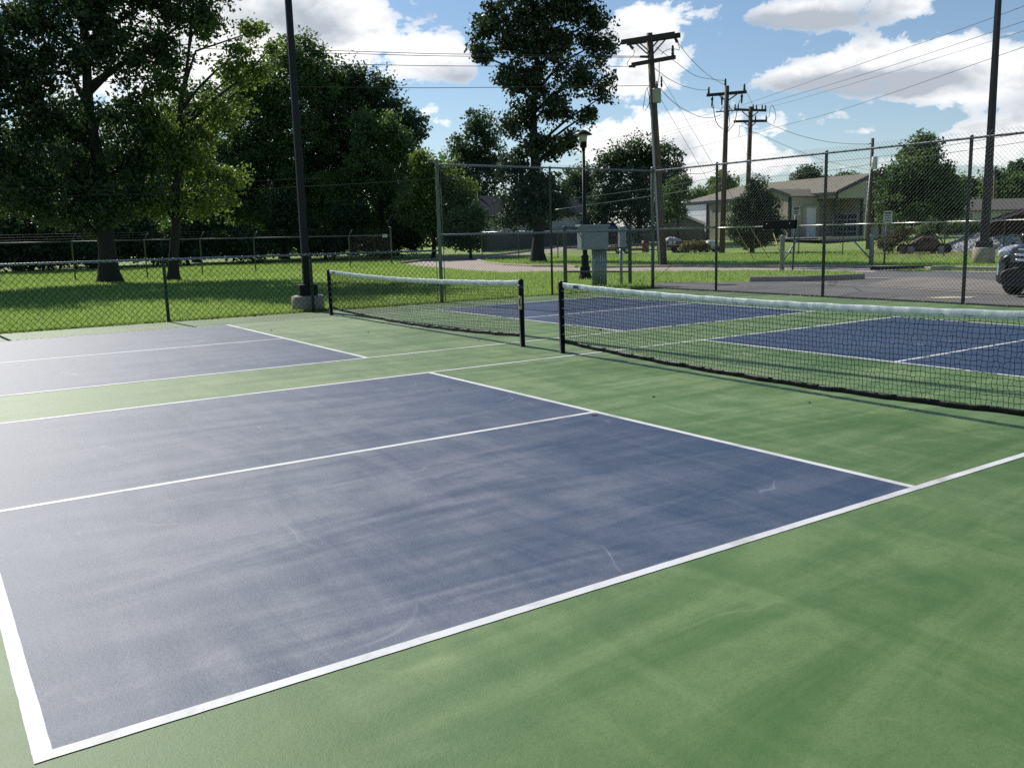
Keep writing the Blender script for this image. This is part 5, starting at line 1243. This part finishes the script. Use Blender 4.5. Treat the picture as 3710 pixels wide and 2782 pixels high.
def far(label, u, dist, lobes, leaves, seed, mat='leaf_dark', size=.34):
    tree('distant_tree', label, (u, 520), lobes, leaves, size, mat, .25, FT, dist=dist, clump=1.1, per=60, seed=seed, twigs=False)
far('distant round tree peeping over the tan building roof', 1743, 150, [(1743, 374, 24, 17), (1735, 388, 22, 14), (1756, 384, 16, 14), (1745, 410, 24, 20)], 5000, 61)
far('distant low trees left of the tan building', 1530, 130, [(1505, 425, 22, 16), (1540, 420, 26, 18), (1570, 412, 20, 18), (1520, 445, 40, 20), (1545, 400, 14, 14)], 8000, 62, 'leaf_mid')
far('distant feathery tree behind the middle utility pole', 1565, 120, [(1556, 385, 10, 14), (1575, 392, 12, 14), (1565, 410, 22, 16)], 3000, 63, 'leaf_light')
far('distant olive tree right of the conical maple', 2095, 120, [(2095, 420, 24, 26), (2085, 400, 14, 16), (2110, 430, 22, 26), (2095, 450, 30, 16)], 8000, 64, 'leaf_mid')
far('distant tree with a round top at the far right', 2203, 125, [(2205, 366, 20, 20), (2195, 385, 26, 18), (2230, 390, 40, 40)], 7000, 65)
far('distant spreading tree behind the far light pole', 2160, 118, [(2145, 385, 18, 14), (2165, 405, 36, 24), (2200, 405, 40, 26), (2150, 425, 34, 18), (2190, 430, 44, 20)], 12000, 66, 'leaf_mid')
far('distant dark tree line behind the grey roofed house', 2060, 135, [(2060, 430, 30, 20), (2120, 445, 40, 16), (2030, 440, 30, 20)], 7000, 67)
far('distant trees far beyond the metal building ridge', 1850, 150, [(1830, 385, 30, 8), (1800, 388, 20, 7), (1860, 392, 30, 10)], 3500, 68, 'leaf_mid')
tree('shrub', 'brownish shrub mound in front of the red implements', (1500, 540), [(1500, 530, 18, 9), (1485, 534, 14, 7), (1518, 533, 14, 7)], 4500, .10, 'weed', .03, None, dist=60, clump=.3, per=50, seed=71, twigs=False, cat='shrub')
tree('weed_clump', 'tall dry weeds growing left of the rusty car shell', (1930, 548), [(1925, 520, 20, 18), (1945, 510, 16, 20), (1910, 532, 14, 12), (1958, 500, 12, 12)], 5500, .10, 'weed', .03, None, dist=54, clump=.3, per=45, seed=72, twigs=False, cat='weeds')
tree('weed_clump', 'green weeds behind the rusty car shell and gravel heap', (2000, 520), [(2000, 500, 30, 10), (2050, 495, 26, 12), (2090, 490, 24, 12), (2010, 488, 16, 12)], 7000, .13, 'leaf_mid', .03, None, dist=60, clump=.35, per=50, seed=73, twigs=False, cat='weeds')

# ------------------------------------------------------------------ grass, weeds at edges, litter
def inside(px_, py_, poly):
    x = np.asarray(px_); y = np.asarray(py_); r_ = np.zeros(x.shape, bool); n = len(poly); j = n - 1
    for i in range(n):
        xi, yi = poly[i]; xj, yj = poly[j]
        c = ((yi > y) != (yj > y)) & (x < (xj - xi) * (y - yi) / (yj - yi + 1e-12) + xi); r_ ^= c; j = i
    return r_
def grass():
    rg = np.random.default_rng(9); n = 330000
    d = 16 + 44 * rg.random(n) ** 1.25; u = rg.uniform(-120, 2300, n)
    a = (u * S22 - IW / 2 - PX0) / F_PX; hx = VF.x + VR.x * a; hy = VF.y + VR.y * a; l = np.hypot(hx, hy)
    x = CAM.x + hx / l * d; y = CAM.y + hy / l * d
    keep = ((y > FY + .06) | (x > FX + .2)) & ~inside(x, y, LOT) & ~inside(x, y, ROAD) & ~(inside(x, y, DRY) & (rg.random(n) < .75)) & ~((x < FX + .2) & (y < FY + .06))
    x = x[keep]; y = y[keep]; d = d[keep]; n = len(x)
    m = 9000                                              # fringe along the fence foot
    ex = rg.uniform(-5, FX, m); ey = FY + .02 + np.abs(rg.normal(0, .05, m)); x = np.concatenate([x, ex]); y = np.concatenate([y, ey]); d = np.concatenate([d, np.full(m, 15.0)]); n = len(x)
    h = rg.uniform(.035, .085, n) * (1 + .012 * d); w = .006 * (.6 + d * .045); th = rg.uniform(0, 2 * math.pi, n); lx = rg.normal(0, .4, n) * h; ly = rg.normal(0, .4, n) * h
    z = np.array([terrain(a_, b_) for a_, b_ in zip(x, y)])
    c, s = np.cos(th) * w, np.sin(th) * w
    v = np.stack([np.stack([x - c, y - s, z], -1), np.stack([x + c, y + s, z], -1), np.stack([x + lx, y + ly, z + h], -1)], 1).reshape(-1, 3)
    o = np_mesh('grass', v, np.arange(n * 3).reshape(-1, 3), M['grassblade']); o['kind'] = 'stuff'
grass()
def litter():
    rg = np.random.default_rng(4); p = []
    for k in range(150): p.append((FX - .08 - abs(rg.normal(0, .05)), rg.uniform(2, 15), .03))
    for k in range(170): p.append((rg.uniform(-4, 9.8), FY - .06 - abs(rg.normal(0, .06)), .02))
    for k in range(40): p.append((rg.uniform(4, 16), rg.uniform(0, 15), .018))
    o = leaf_cloud('leaf_litter', np.array(p), .05, M['leafdry'], None, 2.5, rg=rg); o['kind'] = 'stuff'
litter()

# ------------------------------------------------------------------ light, sky, camera
SUN_EL, SUN_AZ = R(37.9), Vector((-.068, 1, 0)).normalized()
sd = Vector((SUN_AZ.x * math.cos(SUN_EL), SUN_AZ.y * math.cos(SUN_EL), math.sin(SUN_EL)))
sl = bpy.data.lights.new('sun', 'SUN'); sl.energy = 4.6; sl.angle = R(.55); sl.color = (1, .955, .88)
so = bpy.data.objects.new('sun', sl); COL.objects.link(so); so.rotation_euler = sd.to_track_quat('Z', 'Y').to_euler()

w = bpy.data.worlds.new('World'); SC.world = w; w.use_nodes = True; nt = w.node_tree; L = nt.links
bg = nt.nodes['Background']; SKY_STR = .12
sky = N(nt, 'ShaderNodeTexSky', sky_type='NISHITA'); sky.sun_disc = False; sky.sun_elevation = SUN_EL; sky.sun_rotation = math.atan2(SUN_AZ.x, SUN_AZ.y)
sky.air_density = 1.0; sky.dust_density = .25; sky.ozone_density = 1.6
tc = N(nt, 'ShaderNodeTexCoord'); dirv = tc.outputs['Generated']
def wn(scale, detail, rough, dist=0, stretch=(1, 1, 1.7)):
    mp = N(nt, 'ShaderNodeMapping'); mp.inputs['Scale'].default_value = stretch; L.new(dirv, mp.inputs['Vector']); return noise(nt, mp.outputs['Vector'], scale, detail, rough, dist)
fine = wn(26, 12, .60, .25); mid = wn(8, 9, .55, .3)
def blob(u, v, ru, rv):
    """soft elliptical mask about a fixed compass direction"""
    d = ray(u, v).normalized(); r_ = d.cross(Vector((0, 0, 1))).normalized(); up = r_.cross(d)
    k = S22 / F_PX
    a = N(nt, 'ShaderNodeVectorMath', operation='DOT_PRODUCT'); a.inputs[1].default_value = r_ / (ru * k); L.new(dirv, a.inputs[0])
    b = N(nt, 'ShaderNodeVectorMath', operation='DOT_PRODUCT'); b.inputs[1].default_value = up / (rv * k); L.new(dirv, b.inputs[0])
    q = mth(nt, 'ADD', mth(nt, 'MULTIPLY', a.outputs['Value'], a.outputs['Value']), mth(nt, 'MULTIPLY', b.outputs['Value'], b.outputs['Value']))
    return mth(nt, 'POWER', 2.718, mth(nt, 'MULTIPLY', q, -1.0))
def total(bl, shr=1.0):
    acc = None
    for (u, v, ru, rv, amp) in bl:
        g_ = mth(nt, 'MULTIPLY', blob(u, v, ru * shr, rv * shr), amp); acc = g_ if acc is None else mth(nt, 'ADD', acc, g_)
    return acc
CL = [(470, 110, 230, 190, .9), (640, 40, 200, 80, .9), (760, 30, 90, 45, .6), (720, 110, 110, 60, .6), (940, 105, 100, 50, .8), (985, 160, 90, 45, .6), (860, 160, 70, 30, .35), (920, 245, 55, 32, .6), (985, 275, 50, 28, .45),
      (1400, 40, 120, 60, .95), (1400, 140, 110, 60, .95), (1340, 200, 110, 40, .5), (1450, 300, 200, 80, 1.05), (1300, 330, 110, 70, .55), (1560, 330, 120, 70, .7),
      (1760, 30, 190, 46, .9), (1990, 15, 80, 30, .5), (1730, 170, 130, 38, .9), (1860, 130, 110, 42, .9), (2040, 120, 110, 56, 1.0), (2190, 150, 100, 52, .95), (1960, 200, 120, 32, .6), (1740, 255, 130, 36, .45), (1900, 285, 56, 18, .5), (2150, 300, 130, 66, .9), (2080, 210, 80, 30, .4), (1640, 350, 160, 40, .45), (1900, 350, 260, 34, .4),
      (100, 200, 420, 260, .5)]
dens = total(CL, .88)
dd_ = mth(nt, 'ADD', dens, mth(nt, 'ADD', mth(nt, 'MULTIPLY', mth(nt, 'SUBTRACT', fine, .5), 1.5), mth(nt, 'MULTIPLY', mth(nt, 'SUBTRACT', mid, .5), 1.3)))
cover = ramp(nt, dd_, [(.53, 0.0), (.62, .6), (.82, 1.0)])
SH_ = [(640, 38, 110, 52, 1.0), (720, 75, 70, 24, .5), (990, 165, 62, 24, .8), (1690, 48, 150, 20, .8), (1800, 40, 120, 22, .6), (1750, 190, 120, 22, .9), (1870, 172, 110, 20, .85), (2060, 165, 90, 26, .75), (1960, 190, 100, 22, .7), (1470, 330, 150, 34, .4), (1420, 105, 60, 20, .3), (1400, 180, 90, 16, .3), (1720, 262, 80, 18, .3)]
shade = mth(nt, 'ADD', total(SH_), mth(nt, 'ADD', mth(nt, 'MULTIPLY', mth(nt, 'SUBTRACT', mid, .5), 2.6), mth(nt, 'MULTIPLY', mth(nt, 'SUBTRACT', fine, .5), 1.6)))
shf = ramp(nt, shade, [(.0, 0.0), (.5, .55), (1.15, 1.0)])
lit = (8.8, 8.7, 8.6); dark = (3.7, 4.1, 4.6)
ccol = mix(nt, shf, lit, dark)
skyc = mix(nt, 1.0, sky.outputs['Color'], (.62, .70, .76), 'MULTIPLY')
sep = N(nt, 'ShaderNodeSeparateXYZ'); L.new(dirv, sep.inputs[0])
hz = ramp(nt, sep.outputs['Z'], [(0.0, 1.0), (.16, .25), (.34, 0.0)])
skyc = mix(nt, mth(nt, 'MULTIPLY', hz, .30), skyc, (5.6, 6.1, 6.7))
L.new(mix(nt, mth(nt, 'MULTIPLY', cover, .97), skyc, ccol), bg.inputs['Color']); bg.inputs['Strength'].default_value = SKY_STR
w.cycles.sampling_method = 'MANUAL'; w.cycles.sample_map_resolution = 1024

cd = bpy.data.cameras.new('camera'); co = bpy.data.objects.new('camera', cd); COL.objects.link(co); SC.camera = co
m = Matrix((CR, CU, -CF)).transposed().to_4x4(); m.translation = CAM; co.matrix_world = m
cd.sensor_width = 36; cd.lens = 36 * F_PX / IW; cd.shift_x = -PX0 / IW; cd.shift_y = PY0 / IW * -1 * -1; cd.clip_start = .05; cd.clip_end = 3000
SC.view_settings.view_transform = 'Standard'; SC.view_settings.look = 'None'; SC.view_settings.exposure = .15; SC.view_settings.gamma = 1
SC.cycles.max_bounces = 6; SC.cycles.diffuse_bounces = 3; SC.cycles.glossy_bounces = 3; SC.cycles.transmission_bounces = 4; SC.cycles.transparent_max_bounces = 6
SC.cycles.caustics_reflective = False; SC.cycles.caustics_refractive = False; SC.cycles.sample_clamp_indirect = 4; SC.cycles.sample_clamp_direct = 12
SC.cycles.use_denoising = False
